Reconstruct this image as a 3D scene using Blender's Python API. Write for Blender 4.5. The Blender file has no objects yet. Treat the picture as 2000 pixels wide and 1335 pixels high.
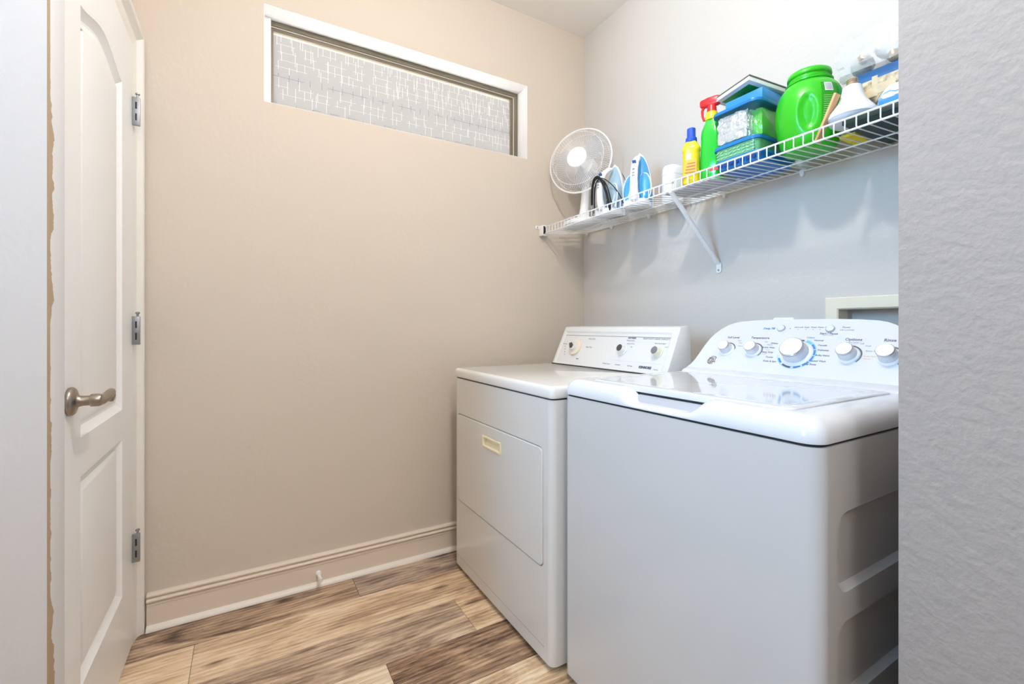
import bpy, bmesh, math, random
from mathutils import Vector, Matrix, Euler, noise
random.seed(7)
PI = math.pi
sc = bpy.context.scene
COL = sc.collection

# ---------------------------------------------------------------- camera, light, exposure
cam_d = bpy.data.cameras.new('camera'); cam = bpy.data.objects.new('camera', cam_d); COL.objects.link(cam)
cam_d.sensor_width = 36.0; cam_d.sensor_fit = 'HORIZONTAL'
cam_d.lens = 889.0 / 2000 * 36
cam_d.shift_y = -30.5 / 2000
cam_d.clip_start = 0.02
cam.location = (0, 0, 1.08)
cam.rotation_euler = (PI / 2, 0, -math.atan(520 / 889.0))
sc.camera = cam

world = bpy.data.worlds.new('world'); sc.world = world; world.use_nodes = True
wn = world.node_tree; bgn = wn.nodes['Background']
sky = wn.nodes.new('ShaderNodeTexSky'); sky.sky_type = 'HOSEK_WILKIE'
sky.sun_direction = (0.6, -0.1, 0.8); sky.turbidity = 3.0; sky.ground_albedo = 0.4
wn.links.new(sky.outputs[0], bgn.inputs[0]); bgn.inputs[1].default_value = 0.9

def light(name, kind, loc, energy, color, **kw):
    d = bpy.data.lights.new(name, kind); d.energy = energy; d.color = color
    o = bpy.data.objects.new(name, d); COL.objects.link(o); o.location = loc
    for k, v in kw.items():
        if k == 'aim': o.rotation_euler = (Vector(v) - Vector(loc)).to_track_quat('-Z', 'Y').to_euler()
        else: setattr(d, k, v)
    return o
light('sun', 'SUN', (6, 3, 8), 115.0, (1, 0.98, 0.95), angle=0.02, aim=(0.4, 3.4, 0))
light('ceiling_lamp_light', 'POINT', (0.50, 0.72, 2.56), 27.0, (1.0, 0.95, 0.90), shadow_soft_size=0.06)
light('hall_cool_fill', 'AREA', (-2.27, 0.45, 1.75), 13.5, (0.32, 0.64, 1.0), shape='RECTANGLE', size=0.85, size_y=1.2, spread=math.radians(75), aim=(1.7, 0.95, 1.45))  # added cool fill for unseen hall daylight; no window is built
light('hall_fill', 'POINT', (0.15, -0.75, 2.35), 21.0, (0.94, 0.97, 1.0), shadow_soft_size=0.2)  # added fill, unseen, to lift the door and the near walls

sc.view_settings.view_transform = 'Standard'; sc.view_settings.look = 'None'
sc.view_settings.gamma = 1.0; sc.view_settings.use_curve_mapping = False
sc.view_settings.exposure = 0.68
sc.cycles.use_denoising = True
sc.cycles.max_bounces = 10; sc.cycles.diffuse_bounces = 6; sc.cycles.transparent_max_bounces = 16
sc.cycles.caustics_reflective = False; sc.cycles.caustics_refractive = False
sc.cycles.sample_clamp_indirect = 6.0

# ---------------------------------------------------------------- materials
MATS = {}
def lin(c):
    return tuple(((v / 255) / 12.92 if v <= 10 else (((v / 255) + 0.055) / 1.055) ** 2.4) for v in c)
def mat(name, rgb, rough=0.5, metal=0.0, bump=0.0, bscale=200.0, vary=0.0, vscale=6.0, coat=0.0, trans=0.0, alpha=1.0, spec=0.5, detail=4.0, stretch=(1, 1, 1), emit=None, ior=1.45):
    if name in MATS: return MATS[name]
    m = bpy.data.materials.new(name); m.use_nodes = True; MATS[name] = m
    nt = m.node_tree; b = nt.nodes['Principled BSDF']
    col = (*rgb, 1)
    b.inputs['Base Color'].default_value = col
    b.inputs['Roughness'].default_value = rough; b.inputs['Metallic'].default_value = metal
    b.inputs['Coat Weight'].default_value = coat; b.inputs['Coat Roughness'].default_value = 0.08
    b.inputs['Transmission Weight'].default_value = trans; b.inputs['Alpha'].default_value = alpha
    b.inputs['Specular IOR Level'].default_value = spec; b.inputs['IOR'].default_value = ior
    tc = nt.nodes.new('ShaderNodeTexCoord'); mp = nt.nodes.new('ShaderNodeMapping')
    mp.inputs['Scale'].default_value = stretch
    nt.links.new(tc.outputs['Object'], mp.inputs[0])
    if vary > 0:
        n = nt.nodes.new('ShaderNodeTexNoise'); n.inputs['Scale'].default_value = vscale; n.inputs['Detail'].default_value = 3
        nt.links.new(mp.outputs[0], n.inputs[0])
        mx = nt.nodes.new('ShaderNodeMix'); mx.data_type = 'RGBA'
        mx.inputs[6].default_value = tuple(v * (1 - vary) for v in rgb) + (1,)
        mx.inputs[7].default_value = tuple(min(1, v * (1 + vary)) for v in rgb) + (1,)
        nt.links.new(n.outputs[0], mx.inputs[0]); nt.links.new(mx.outputs[2], b.inputs['Base Color'])
    if bump > 0:
        n = nt.nodes.new('ShaderNodeTexNoise'); n.inputs['Scale'].default_value = bscale; n.inputs['Detail'].default_value = detail
        nt.links.new(mp.outputs[0], n.inputs[0])
        bp = nt.nodes.new('ShaderNodeBump'); bp.inputs['Strength'].default_value = bump; bp.inputs['Distance'].default_value = 0.004
        nt.links.new(n.outputs[0], bp.inputs['Height']); nt.links.new(bp.outputs[0], b.inputs['Normal'])
    if emit:
        b.inputs['Emission Color'].default_value = (*emit[0], 1); b.inputs['Emission Strength'].default_value = emit[1]
    return m

WALL = mat('wall_paint', (0.63, 0.563, 0.486), 0.7, bump=0.22, bscale=55, spec=0.25, vary=0.015, vscale=2)
WALLB = mat('wall_paint_right_lit', (0.615, 0.59, 0.555), 0.7, bump=0.22, bscale=55, spec=0.25, vary=0.012, vscale=2)  # far wall's paint made more neutral; whiter light put into the colour
HALLP = mat('hall_paint', (0.70, 0.66, 0.61), 0.75, bump=0.35, bscale=60, spec=0.2, vary=0.01)
CEIL = mat('ceiling_paint', (0.86, 0.84, 0.81), 0.85, bump=0.1, bscale=60, spec=0.1)
TRIM = mat('trim_paint', (0.83, 0.81, 0.77), 0.32, bump=0.02, bscale=40, vary=0.01)
BASEP = mat('baseboard_paint', (0.78, 0.69, 0.585), 0.35, bump=0.03, bscale=30, vary=0.02)
DOORP = mat('door_paint', (0.88, 0.88, 0.88), 0.35, bump=0.05, bscale=18, stretch=(1, 12, 1), vary=0.008)
REVEAL = mat('reveal_paint', (0.92, 0.93, 0.94), 0.6, vary=0.01)
NICKEL = mat('brushed_nickel', (0.36, 0.315, 0.265), 0.3, metal=1.0, bump=0.03, bscale=300)
STEEL = mat('hinge_steel', (0.33, 0.35, 0.37), 0.42, metal=0.85, vary=0.12, vscale=60)
CHROME = mat('chrome', (0.80, 0.81, 0.83), 0.12, metal=1.0, vary=0.02)
SILVER = mat('silver_plastic', (0.60, 0.61, 0.63), 0.25, metal=0.7, vary=0.02)
ENAMEL = mat('washer_enamel', (0.60, 0.60, 0.598), 0.16, coat=0.4, vary=0.006, vscale=3, spec=0.5)
WPLAS = mat('washer_plastic', (0.74, 0.755, 0.79), 0.2, coat=0.3, vary=0.006)
WLID = mat('washer_lid_gloss', (0.70, 0.72, 0.76), 0.05, coat=0.8, vary=0.005)
DENAMEL = mat('dryer_enamel', (0.68, 0.67, 0.645), 0.18, coat=0.4, vary=0.01, vscale=4)
DCONS = mat('dryer_console_plastic', (0.74, 0.735, 0.72), 0.3, vary=0.008)
CREAM = mat('cream_plastic', (0.84, 0.74, 0.50), 0.35, vary=0.04, vscale=20)
CREAM2 = mat('aged_ivory_plastic', (0.80, 0.74, 0.60), 0.4, vary=0.05, vscale=15)
DARK = mat('dark_gap', (0.02, 0.02, 0.022), 0.6, vary=0.1)
BLACK = mat('black_rubber', (0.012, 0.012, 0.014), 0.45, vary=0.1, vscale=40)
BRONZE = mat('bronze_frame', (0.165, 0.14, 0.10), 0.4, metal=0.3, vary=0.1, vscale=20)
WIRE = mat('white_vinyl_wire', (0.86, 0.87, 0.88), 0.3, vary=0.01)
WHITE = mat('white_plastic', (0.88, 0.88, 0.88), 0.28, vary=0.01)
INK = mat('dark_ink', (0.10, 0.11, 0.14), 0.6, vary=0.05)
INKG = mat('grey_ink', (0.30, 0.31, 0.34), 0.6, vary=0.05)
INKB = mat('blue_ink', (0.05, 0.22, 0.52), 0.5, vary=0.05)
INKC = mat('cyan_ink', (0.12, 0.55, 0.85), 0.5, vary=0.05)
INKO = mat('orange_ink', (0.75, 0.42, 0.18), 0.6, vary=0.05)
INKR = mat('red_ink', (0.75, 0.06, 0.05), 0.5, vary=0.05)
DKNOB = mat('dark_knob_face', (0.07, 0.065, 0.06), 0.35, vary=0.1)
GKNOB = mat('grey_knob_face', (0.20, 0.20, 0.22), 0.3, vary=0.1)

# ---------------------------------------------------------------- mesh helpers
class MB:
    def __init__(s): s.v = []; s.f = []; s.m = []; s.flat = []
    def add(s, vs, fs, mi=0, flat=False):
        n = len(s.v); s.v += [Vector(p) for p in vs]; s.f += [tuple(i + n for i in f) for f in fs]; s.m += [mi] * len(fs); s.flat += [flat] * len(fs)
        return s
    def box(s, a, b, M=None, mi=0):
        x0, y0, z0 = a; x1, y1, z1 = b
        vs = [Vector(p) for p in ((x0,y0,z0),(x1,y0,z0),(x1,y1,z0),(x0,y1,z0),(x0,y0,z1),(x1,y0,z1),(x1,y1,z1),(x0,y1,z1))]
        if M: vs = [M @ p for p in vs]
        return s.add(vs, [(3,2,1,0),(4,5,6,7),(0,1,5,4),(1,2,6,5),(2,3,7,6),(3,0,4,7)], mi)
    def loft(s, loops, cap0=True, cap1=True, closed=True, mi=0):
        n = len(loops[0]); vs = [p for l in loops for p in l]; fs = []
        for k in range(len(loops) - 1):
            for i in range(n if closed else n - 1):
                j = (i + 1) % n
                fs.append((k*n+i, k*n+j, (k+1)*n+j, (k+1)*n+i))
        if cap0: fs.append(tuple(range(n - 1, -1, -1)))
        if cap1: fs.append(tuple((len(loops)-1)*n + i for i in range(n)))
        return s.add(vs, fs, mi)
    def lathe(s, prof, n=24, M=None, mi=0, cap0=True, cap1=True):
        loops = []
        for r, z in prof:
            l = [Vector((r*math.cos(2*PI*i/n), r*math.sin(2*PI*i/n), z)) for i in range(n)]
            loops.append([M @ p for p in l] if M else l)
        return s.loft(loops, cap0, cap1, mi=mi)
    def tube(s, pts, r, n=8, closed=False, mi=0):
        pts = [Vector(p) for p in pts]; N = len(pts); loops = []
        up = None
        for i in range(N):
            if closed: d = pts[(i+1) % N] - pts[i-1]
            else: d = pts[min(i+1, N-1)] - pts[max(i-1, 0)]
            d.normalize()
            if up is None:
                up = Vector((0,0,1)) if abs(d.z) < 0.9 else Vector((1,0,0))
            u = (up - d * up.dot(d)).normalized(); w = d.cross(u); up = u
            rr = r[i] if isinstance(r, (list, tuple)) else r
            loops.append([pts[i] + (u*math.cos(2*PI*k/n) + w*math.sin(2*PI*k/n)) * rr for k in range(n)])
        if closed:
            loops.append(loops[0]); return s.loft(loops, False, False, mi=mi)
        return s.loft(loops, mi=mi)
    def build(s, name, mats, parent=None, bevel=0.0, seg=2, world=True, smooth=True, angle=40, weld=True):
        me = bpy.data.meshes.new(name)
        off = Vector((0,0,0))
        if parent is not None and world: off = abs_loc(parent)
        me.from_pydata([p - off for p in s.v], [], s.f)
        if not isinstance(mats, (list, tuple)): mats = [mats]
        for m in mats: me.materials.append(m)
        for p, mi in zip(me.polygons, s.m): p.material_index = mi
        bm = bmesh.new(); bm.from_mesh(me); bm.faces.ensure_lookup_table()
        for f_, q in zip(bm.faces, s.flat): f_.smooth = not q
        if weld: bmesh.ops.remove_doubles(bm, verts=bm.verts, dist=1e-6)
        bmesh.ops.recalc_face_normals(bm, faces=bm.faces)
        if bevel > 0:
            es = [e for e in bm.edges if len(e.link_faces) == 2 and e.calc_face_angle(0) > 0.6]
            bmesh.ops.bevel(bm, geom=es, offset=bevel, segments=seg, affect='EDGES', profile=0.5, clamp_overlap=True)
        if not smooth:
            for f_ in bm.faces: f_.smooth = False
        bm.to_mesh(me); bm.free()
        if smooth:
            fl = [p.use_smooth for p in me.polygons]
            me.set_sharp_from_angle(angle=math.radians(angle))
            for p, q in zip(me.polygons, fl): p.use_smooth = q
        o = bpy.data.objects.new(name, me); COL.objects.link(o)
        if parent is not None: o.parent = parent
        return o
def abs_loc(o):
    l = Vector(o.location)
    while o.parent: o = o.parent; l = l + Vector(o.location)
    return l
def tag(o, label=None, cat=None, group=None, kind=None):
    if label: o['label'] = label
    if cat: o['category'] = cat
    if group: o['group'] = group
    if kind: o['kind'] = kind
    return o
def thing(name, label, cat, loc=(0,0,0), rot=(0,0,0), group=None):
    o = bpy.data.objects.new(name, None); COL.objects.link(o); o.empty_display_size = 0.05
    o.location = loc; o.rotation_euler = rot
    return tag(o, label, cat, group)
def struct(name, mb, m, label, cat, **kw):
    o = mb.build(name, m, **kw); return tag(o, label, cat, kind='structure')
def rrect(w, h, r, n=6, cx=0, cy=0):
    pts = []
    for (sx, sy, a0) in ((1,1,0),(-1,1,PI/2),(-1,-1,PI),(1,-1,3*PI/2)):
        for i in range(n + 1):
            a = a0 + PI/2*i/n
            pts.append((cx + sx*(w/2 - r) + r*math.cos(a), cy + sy*(h/2 - r) + r*math.sin(a)))
    return pts
def offset_poly(p, d):
    """inward offset of a CCW polygon"""
    n = len(p); out = []
    for i in range(n):
        a = Vector(p[i-1]); b = Vector(p[i]); c = Vector(p[(i+1) % n])
        e1 = (b-a); e2 = (c-b)
        if e1.length < 1e-9: e1 = e2
        if e2.length < 1e-9: e2 = e1
        e1.normalize(); e2.normalize()
        n1 = Vector((-e1.y, e1.x)); n2 = Vector((-e2.y, e2.x)); m = n1 + n2
        k = d / max(0.3, (1 + n1.dot(n2)))
        out.append((b.x + m.x*k, b.y + m.y*k))
    return out
def relief(mb, outer, holes, fmap, mi=0):
    """flat face `outer` with holes; each hole = (loop, [(offset, depth), ...], fill) continuing inward; fmap(u,v,depth)->xyz"""
    bm = bmesh.new(); edges = []
    for loop in [outer] + [h[0] for h in holes]:
        vs = [bm.verts.new((p[0], p[1], 0)) for p in loop]
        for i in range(len(vs)): edges.append(bm.edges.new((vs[i-1], vs[i])))
    bmesh.ops.triangle_fill(bm, use_beauty=True, use_dissolve=False, edges=edges)
    bm.verts.index_update()
    mb.add([fmap(v.co.x, v.co.y, 0) for v in bm.verts], [tuple(v.index for v in f.verts) for f in bm.faces], mi, True)
    bm.free()
    for loop, steps, fill in holes:
        loops = [[Vector(fmap(p[0], p[1], 0)) for p in loop]]
        for off, dep in steps:
            loops.append([Vector(fmap(p[0], p[1], dep)) for p in (offset_poly(loop, off) if off else loop)])
        mb.loft(loops, False, fill, mi=mi)
def sstep(a, b, x):
    t = min(1, max(0, (x-a)/(b-a))); return t*t*(3-2*t)
def frame_M(o, u, v, n):
    return Matrix(((u[0],v[0],n[0],o[0]),(u[1],v[1],n[1],o[1]),(u[2],v[2],n[2],o[2]),(0,0,0,1)))
def text(body, size, M, m, name, parent, align='CENTER', depth=0.0003, bold=0.0):
    cu = bpy.data.curves.new('t', 'FONT'); cu.body = body; cu.size = size; cu.align_x = align; cu.align_y = 'CENTER'
    cu.extrude = depth; cu.offset = bold; cu.resolution_u = 2
    to = bpy.data.objects.new('t', cu); COL.objects.link(to)
    dg = bpy.context.evaluated_depsgraph_get()
    me = bpy.data.meshes.new_from_object(to.evaluated_get(dg))
    bpy.data.objects.remove(to); bpy.data.curves.remove(cu)
    me.name = name
    off = abs_loc(parent)
    me.transform(Matrix.Translation(-off) @ M)
    me.materials.clear(); me.materials.append(m)
    o = bpy.data.objects.new(name, me); COL.objects.link(o); o.parent = parent
    return o

XB, YA, ZC = 1.685, 2.06, 2.742
# ================================================================= SETTING
# floor slab + planks
floor = struct('floor', MB().box((-2.3, -1.9, -0.05), (1.80, 2.26, -0.0065)), mat('subfloor', (0.06, 0.045, 0.035), 0.8, vary=0.1), 'wood-look plank floor of the laundry room', 'floor')
def plank_material():
    m = bpy.data.materials.new('rustic_plank'); m.use_nodes = True; nt = m.node_tree; N = nt.nodes.new; L = nt.links.new
    b = nt.nodes['Principled BSDF']; b.inputs['Roughness'].default_value = 0.38; b.inputs['Specular IOR Level'].default_value = 0.4
    tc = N('ShaderNodeTexCoord'); oi = N('ShaderNodeObjectInfo'); sep = N('ShaderNodeSeparateColor')
    L(oi.outputs['Color'], sep.inputs[0])
    def math_(op, a, b_=None, c=None):
        n = N('ShaderNodeMath'); n.operation = op
        for i, x in enumerate((a, b_, c)):
            if x is None: continue
            if isinstance(x, (int, float)): n.inputs[i].default_value = x
            else: L(x, n.inputs[i])
        return n.outputs[0]
    seedv = N('ShaderNodeCombineXYZ'); s10 = math_('MULTIPLY', sep.outputs[1], 37.0)
    L(s10, seedv.inputs[0]); L(math_('MULTIPLY', sep.outputs[1], 91.0), seedv.inputs[1]); L(s10, seedv.inputs[2])
    va = N('ShaderNodeVectorMath'); va.operation = 'ADD'; L(tc.outputs['Object'], va.inputs[0]); L(seedv.outputs[0], va.inputs[1])
    def noise_(scale, detail, stretch, dist=0.0, rough=0.6):
        mp = N('ShaderNodeMapping'); mp.inputs['Scale'].default_value = stretch; L(va.outputs[0], mp.inputs[0])
        n = N('ShaderNodeTexNoise'); n.inputs['Scale'].default_value = scale; n.inputs['Detail'].default_value = detail
        n.inputs['Distortion'].default_value = dist; n.inputs['Roughness'].default_value = rough; L(mp.outputs[0], n.inputs[0]); return n.outputs[0]
    broad = noise_(2.2, 6, (1.0, 4.6, 1), 1.4, 0.62)
    grain = noise_(6.0, 10, (0.8, 15, 1), 2.2, 0.78)
    fine = noise_(14.0, 6, (0.7, 26, 1), 0.9, 0.8)
    # cathedral grain: wave through a distorted field
    mpw = N('ShaderNodeMapping'); mpw.inputs['Scale'].default_value = (0.55, 6.5, 1); L(va.outputs[0], mpw.inputs[0])
    wv = N('ShaderNodeTexWave'); wv.wave_type = 'BANDS'; wv.bands_direction = 'Y'; wv.inputs['Scale'].default_value = 2.6
    wv.inputs['Distortion'].default_value = 9.0; wv.inputs['Detail'].default_value = 3; wv.inputs['Detail Scale'].default_value = 0.7; L(mpw.outputs[0], wv.inputs[0])
    val = math_('ADD', sep.outputs[0], math_('MULTIPLY', math_('SUBTRACT', broad, 0.5), 1.45))
    val = math_('ADD', val, math_('MULTIPLY', math_('SUBTRACT', grain, 0.5), 1.05))
    val = math_('ADD', val, math_('MULTIPLY', math_('SUBTRACT', fine, 0.5), 0.5))
    val = math_('ADD', val, math_('MULTIPLY', math_('SUBTRACT', wv.outputs[1], 0.55), 0.13))
    # knots
    mpk = N('ShaderNodeMapping'); mpk.inputs['Scale'].default_value = (2.6, 7.0, 1); L(va.outputs[0], mpk.inputs[0])
    nk = N('ShaderNodeTexNoise'); nk.inputs['Scale'].default_value = 3; L(mpk.outputs[0], nk.inputs[0])
    vo = N('ShaderNodeTexVoronoi'); vo.inputs['Scale'].default_value = 1.15; vo.inputs['Randomness'].default_value = 1
    vm = N('ShaderNodeVectorMath'); vm.operation = 'ADD'; L(mpk.outputs[0], vm.inputs[0])
    vs_ = N('ShaderNodeVectorMath'); vs_.operation = 'SCALE'; vs_.inputs['Scale'].default_value = 0.12; L(nk.outputs[1], vs_.inputs[0]); L(vs_.outputs[0], vm.inputs[1])
    L(vm.outputs[0], vo.inputs[0])
    kn = N('ShaderNodeMapRange'); kn.inputs['From Min'].default_value = 0.03; kn.inputs['From Max'].default_value = 0.17
    kn.inputs['To Min'].default_value = 0.42; kn.inputs['To Max'].default_value = 0.0; L(vo.outputs['Distance'], kn.inputs['Value'])
    val = math_('SUBTRACT', val, kn.outputs[0])
    rp = N('ShaderNodeValToRGB'); L(val, rp.inputs[0])
    cols = [(0.0, (50, 36, 28)), (0.20, (104, 80, 62)), (0.38, (156, 126, 102)), (0.55, (194, 163, 131)), (0.74, (228, 200, 163)), (1.0, (248, 230, 203))]
    e = rp.color_ramp.elements
    e[0].position, e[0].color = cols[0][0], (*lin(cols[0][1]), 1); e[1].position, e[1].color = cols[-1][0], (*lin(cols[-1][1]), 1)
    for p, c in cols[1:-1]:
        x = e.new(p); x.color = (*lin(c), 1)
    # blue channel of the object colour greys the plank
    hs = N('ShaderNodeHueSaturation'); L(rp.outputs[0], hs.inputs['Color']); L(sep.outputs[2], hs.inputs['Saturation'])
    L(hs.outputs[0], b.inputs['Base Color'])
    bp = N('ShaderNodeBump'); bp.inputs['Strength'].default_value = 0.25; bp.inputs['Distance'].default_value = 0.002
    L(math_('ADD', grain, fine), bp.inputs['Height']); L(bp.outputs[0], b.inputs['Normal'])
    return m
PLANK = plank_material()
def plank(x0, x1, y0, y1, tone, seed, sat):
    g = 0.0006
    mb = MB(); cx, cy = (x0+x1)/2, (y0+y1)/2
    hw, hh = (x1-x0)/2 - g, (y1-y0)/2 - g
    lo = [[(sx*(hw-i), sy*(hh-i), z) for sx, sy in ((-1,-1),(1,-1),(1,1),(-1,1))] for i, z in ((0,-0.006),(0,-0.0012),(0.0013,0))]
    mb.loft([[Vector(p) for p in l] for l in lo], False, True)
    o = mb.build('plank', PLANK, floor, world=False, smooth=False)
    o.location = (cx, cy, 0); o.color = (tone, seed, sat, 1)
ROW = 0.2075
joints = {0: [-0.95, 0.395, 1.5], 1: [-1.4, -0.15, 1.15], 2: [-0.60, 0.71, 1.85], 3: [-0.85, 0.388, 1.62], 4: [-0.3, 0.95], 5: [0.1, 1.3], 6: [-0.7, 0.5]}
tones = {(0,1):(0.41,0.137,0.9),(0,2):(0.34,0.655,0.72),(1,1):(0.74,0.31,1.0),(1,2):(0.66,0.52,0.95),(2,1):(0.50,0.83,0.82),(2,2):(0.72,0.12,1.0),(3,1):(0.76,0.47,0.85),(3,2):(0.38,0.73,1.0)}
rnd = random.Random(3)
for r in range(19):
    y1 = 2.0855 - ROW*r; y0 = y1 - ROW
    js = joints.get(r) or [-1.3 + rnd.random()*0.6, 0.0 + rnd.random()*0.6, 1.25+rnd.random()*0.4]
    xs = [-2.28] + sorted(js) + [1.79]
    for k in range(len(xs)-1):
        t, s, sa = tones.get((r,k), (0.3+0.4*rnd.random(), rnd.random(), 0.8+0.2*rnd.random()))
        a, b2 = xs[k], xs[k+1]
        if b2 - a < 0.05: continue
        plank(a, b2, y0, y1, t, s, sa)

struct('ceiling', MB().box((-2.3, -1.9, ZC), (1.82, 2.28, ZC+0.1)), CEIL, 'plain off-white ceiling', 'ceiling')

# far wall with the transom window
mb = MB()
relief(mb, [(-0.46,-0.05),(1.80,-0.05),(1.80,ZC),(-0.46,ZC)], [([(0.063,1.975),(1.300,1.975),(1.300,2.365),(0.063,2.365)], [(0,0.145)], False)], lambda u, v, d: (u, YA+d, v))
mb.add([(0.063,YA+.145,1.975),(1.30,YA+.145,1.975),(1.30,YA+.145,2.365),(0.063,YA+.145,2.365),(-.46,YA+.145,-.05),(1.8,YA+.145,-.05),(1.8,YA+.145,ZC),(-.46,YA+.145,ZC)], [(0,1,5,4),(1,2,6,5),(2,3,7,6),(3,0,4,7)])
struct('wall_back', mb, WALL, 'beige far wall with a high strip window', 'wall', smooth=False)

# right wall with washer outlet recess
mb = MB()
relief(mb, [(0.20,-0.05),(2.21,-0.05),(2.21,ZC),(0.20,ZC)], [([(0.545,0.96),(0.748,0.96),(0.748,1.137),(0.545,1.137)], [(0,0.085)], True)], lambda u, v, d: (XB+d, u, v))
struct('wall_right', mb, WALLB, 'pale wall behind the washer and dryer', 'wall', smooth=False)

# door wall (left)
mb = MB()
DX = -0.345
mb.box((-0.46, 1.19, -0.05), (-0.40, 2.06, ZC))
mb.box((-0.40, 1.19, -0.05), (DX, 1.258, ZC)); mb.box((-0.40, 1.988, -0.05), (DX, 2.06, ZC)); mb.box((-0.40, 1.258, 2.040), (DX, 1.988, ZC))
struct('wall_left', mb, WALL, 'wall around the white panel door', 'wall', smooth=False)

# near left wall: its end face shows a rough brown paint edge
def stub_material():
    m = bpy.data.materials.new('near_left_paint'); m.use_nodes = True; nt = m.node_tree; N = nt.nodes.new; L = nt.links.new
    b = nt.nodes['Principled BSDF']; b.inputs['Roughness'].default_value = 0.75; b.inputs['Specular IOR Level'].default_value = 0.2
    tc = N('ShaderNodeTexCoord'); sp = N('ShaderNodeSeparateXYZ'); L(tc.outputs['Object'], sp.inputs[0])
    n1 = N('ShaderNodeTexNoise'); n1.noise_dimensions = '1D'; n1.inputs['Scale'].default_value = 3.4; n1.inputs['Detail'].default_value = 6; n1.inputs['Roughness'].default_value = 0.6
    L(sp.outputs[2], n1.inputs['W'])
    a = N('ShaderNodeMapRange'); a.inputs['From Min'].default_value = 0.46; a.inputs['From Max'].default_value = 0.70; a.inputs['To Min'].default_value = 1.1130; a.inputs['To Max'].default_value = 1.146
    L(n1.outputs[0], a.inputs['Value'])
    lt = N('ShaderNodeMath'); lt.operation = 'LESS_THAN'; L(sp.outputs[1], lt.inputs[0]); L(a.outputs[0], lt.inputs[1])
    gt = N('ShaderNodeMath'); gt.operation = 'GREATER_THAN'; L(sp.outputs[0], gt.inputs[0]); gt.inputs[1].default_value = -0.3035
    mu = N('ShaderNodeMath'); mu.operation = 'MULTIPLY'; L(lt.outputs[0], mu.inputs[0]); L(gt.outputs[0], mu.inputs[1])
    mx = N('ShaderNodeMix'); mx.data_type = 'RGBA'; mx.inputs[6].default_value = (0.74, 0.74, 0.755, 1); mx.inputs[7].default_value = (0.44, 0.33, 0.22, 1)
    L(mu.outputs[0], mx.inputs[0]); L(mx.outputs[2], b.inputs['Base Color'])
    nb = N('ShaderNodeTexNoise'); nb.inputs['Scale'].default_value = 75; nb.inputs['Detail'].default_value = 2; L(tc.outputs['Object'], nb.inputs[0])
    bp = N('ShaderNodeBump'); bp.inputs['Strength'].default_value = 0.16; bp.inputs['Distance'].default_value = 0.004; L(nb.outputs[0], bp.inputs['Height']); L(bp.outputs[0], b.inputs['Normal'])
    return m
struct('wall_near_left', MB().box((-2.3, 1.11, -0.05), (-0.30, 1.19, ZC)), stub_material(), 'end of the near left wall with a brown unpainted edge', 'wall', bevel=0.003)
NEARR = mat('near_right_shaded_paint', (0.43, 0.385, 0.355), 0.8, bump=0.6, bscale=70, spec=0.15, detail=5)  # darkened base colour stands in for dimmer light on this wall
struct('wall_near_right', MB().box((0.92, -1.9, -0.05), (1.82, 0.324, ZC)), NEARR, 'bumpy near wall at the right edge, shade put into its grey', 'wall', bevel=0.003)
struct('wall_hall', MB().box((-2.42, -1.9, -0.05), (-2.3, 1.11, ZC)).box((-2.42, -2.0, -0.05), (1.82, -1.9, ZC)), HALLP, 'hall walls behind the viewpoint', 'wall', smooth=False)

# exterior paving, lit by the sun
struct('paving_outside', MB().box((-6, 2.3, -0.4), (8, 12, -0.2)), mat('pale_concrete', (0.62, 0.61, 0.58), 0.9, vary=0.05, vscale=2), 'pale paving outside the window', 'paving')

# baseboard with bead profile and shoe moulding
def sweep(prof, p0, p1, axis):
    """prof = [(d, z)] d out of the wall; run from p0 to p1 along axis"""
    mb = MB(); loops = []
    for t in (p0, p1): loops.append([axis(t, d, z) for d, z in prof])
    n = len(prof); vs = loops[0] + loops[1]
    fs = [(i, (i+1) % n, n+(i+1) % n, n+i) for i in range(n)] + [tuple(range(n-1,-1,-1)), tuple(range(n, 2*n))]
    return mb.add(vs, fs)
bprof = [(0,0.016),(0.0125,0.016),(0.0125,0.0865),(0.0155,0.0885),(0.0155,0.0910),(0.0095,0.0935),(0.0095,0.0965)]
bprof += [(0.0110+0.0085*math.sin(a), 0.1035-0.0065*math.cos(a)) for a in (0.25,0.7,1.1,1.57,2.0,2.5,2.9)]
bprof += [(0.0085,0.1115),(0.0075,0.1135)]
bprof += [(0.0085+0.0080*math.sin(a), 0.1210-0.0070*math.cos(a)) for a in (0.25,0.7,1.1,1.57,2.0,2.5,2.9)]
bprof += [(0.004,0.1295),(0,0.1295)]
bb = struct('baseboard_back', sweep(bprof, -0.304, 1.685, lambda t, d, z: (t, YA-d, z)), BASEP, 'cream beaded baseboard along the far wall', 'baseboard', angle=25)
sh = [(0.0,0.0)] + [(0.030*math.cos(a*PI/2/6), 0.019*math.sin(a*PI/2/6)) for a in range(7)]
sweep(sh, -0.304, 1.685, lambda t, d, z: (t, YA-d, z)).build('shoe_moulding', mat('shoe_paint', (0.85, 0.80, 0.73), 0.35, vary=0.02), bb)
# door stop on the baseboard
ds = thing('door_stop', 'small white rubber tipped door stop on the far baseboard', 'door stop', (0.262, YA-0.013, 0.052))
Mds = frame_M((0.262, YA-0.013, 0.052), (1,0,0), (0,0,1), (0,-1,0))
MB().lathe([(0.0115,0),(0.0115,0.004),(0.007,0.008),(0.0055,0.05)], 16, Mds).build('stem', WHITE, ds)
MB().lathe([(0.0055,0.05),(0.0085,0.052),(0.0095,0.062),(0.0085,0.068)], 16, Mds).build('rubber_tip', mat('white_rubber', (0.8,0.78,0.73), 0.6, vary=0.02), ds)

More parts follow.
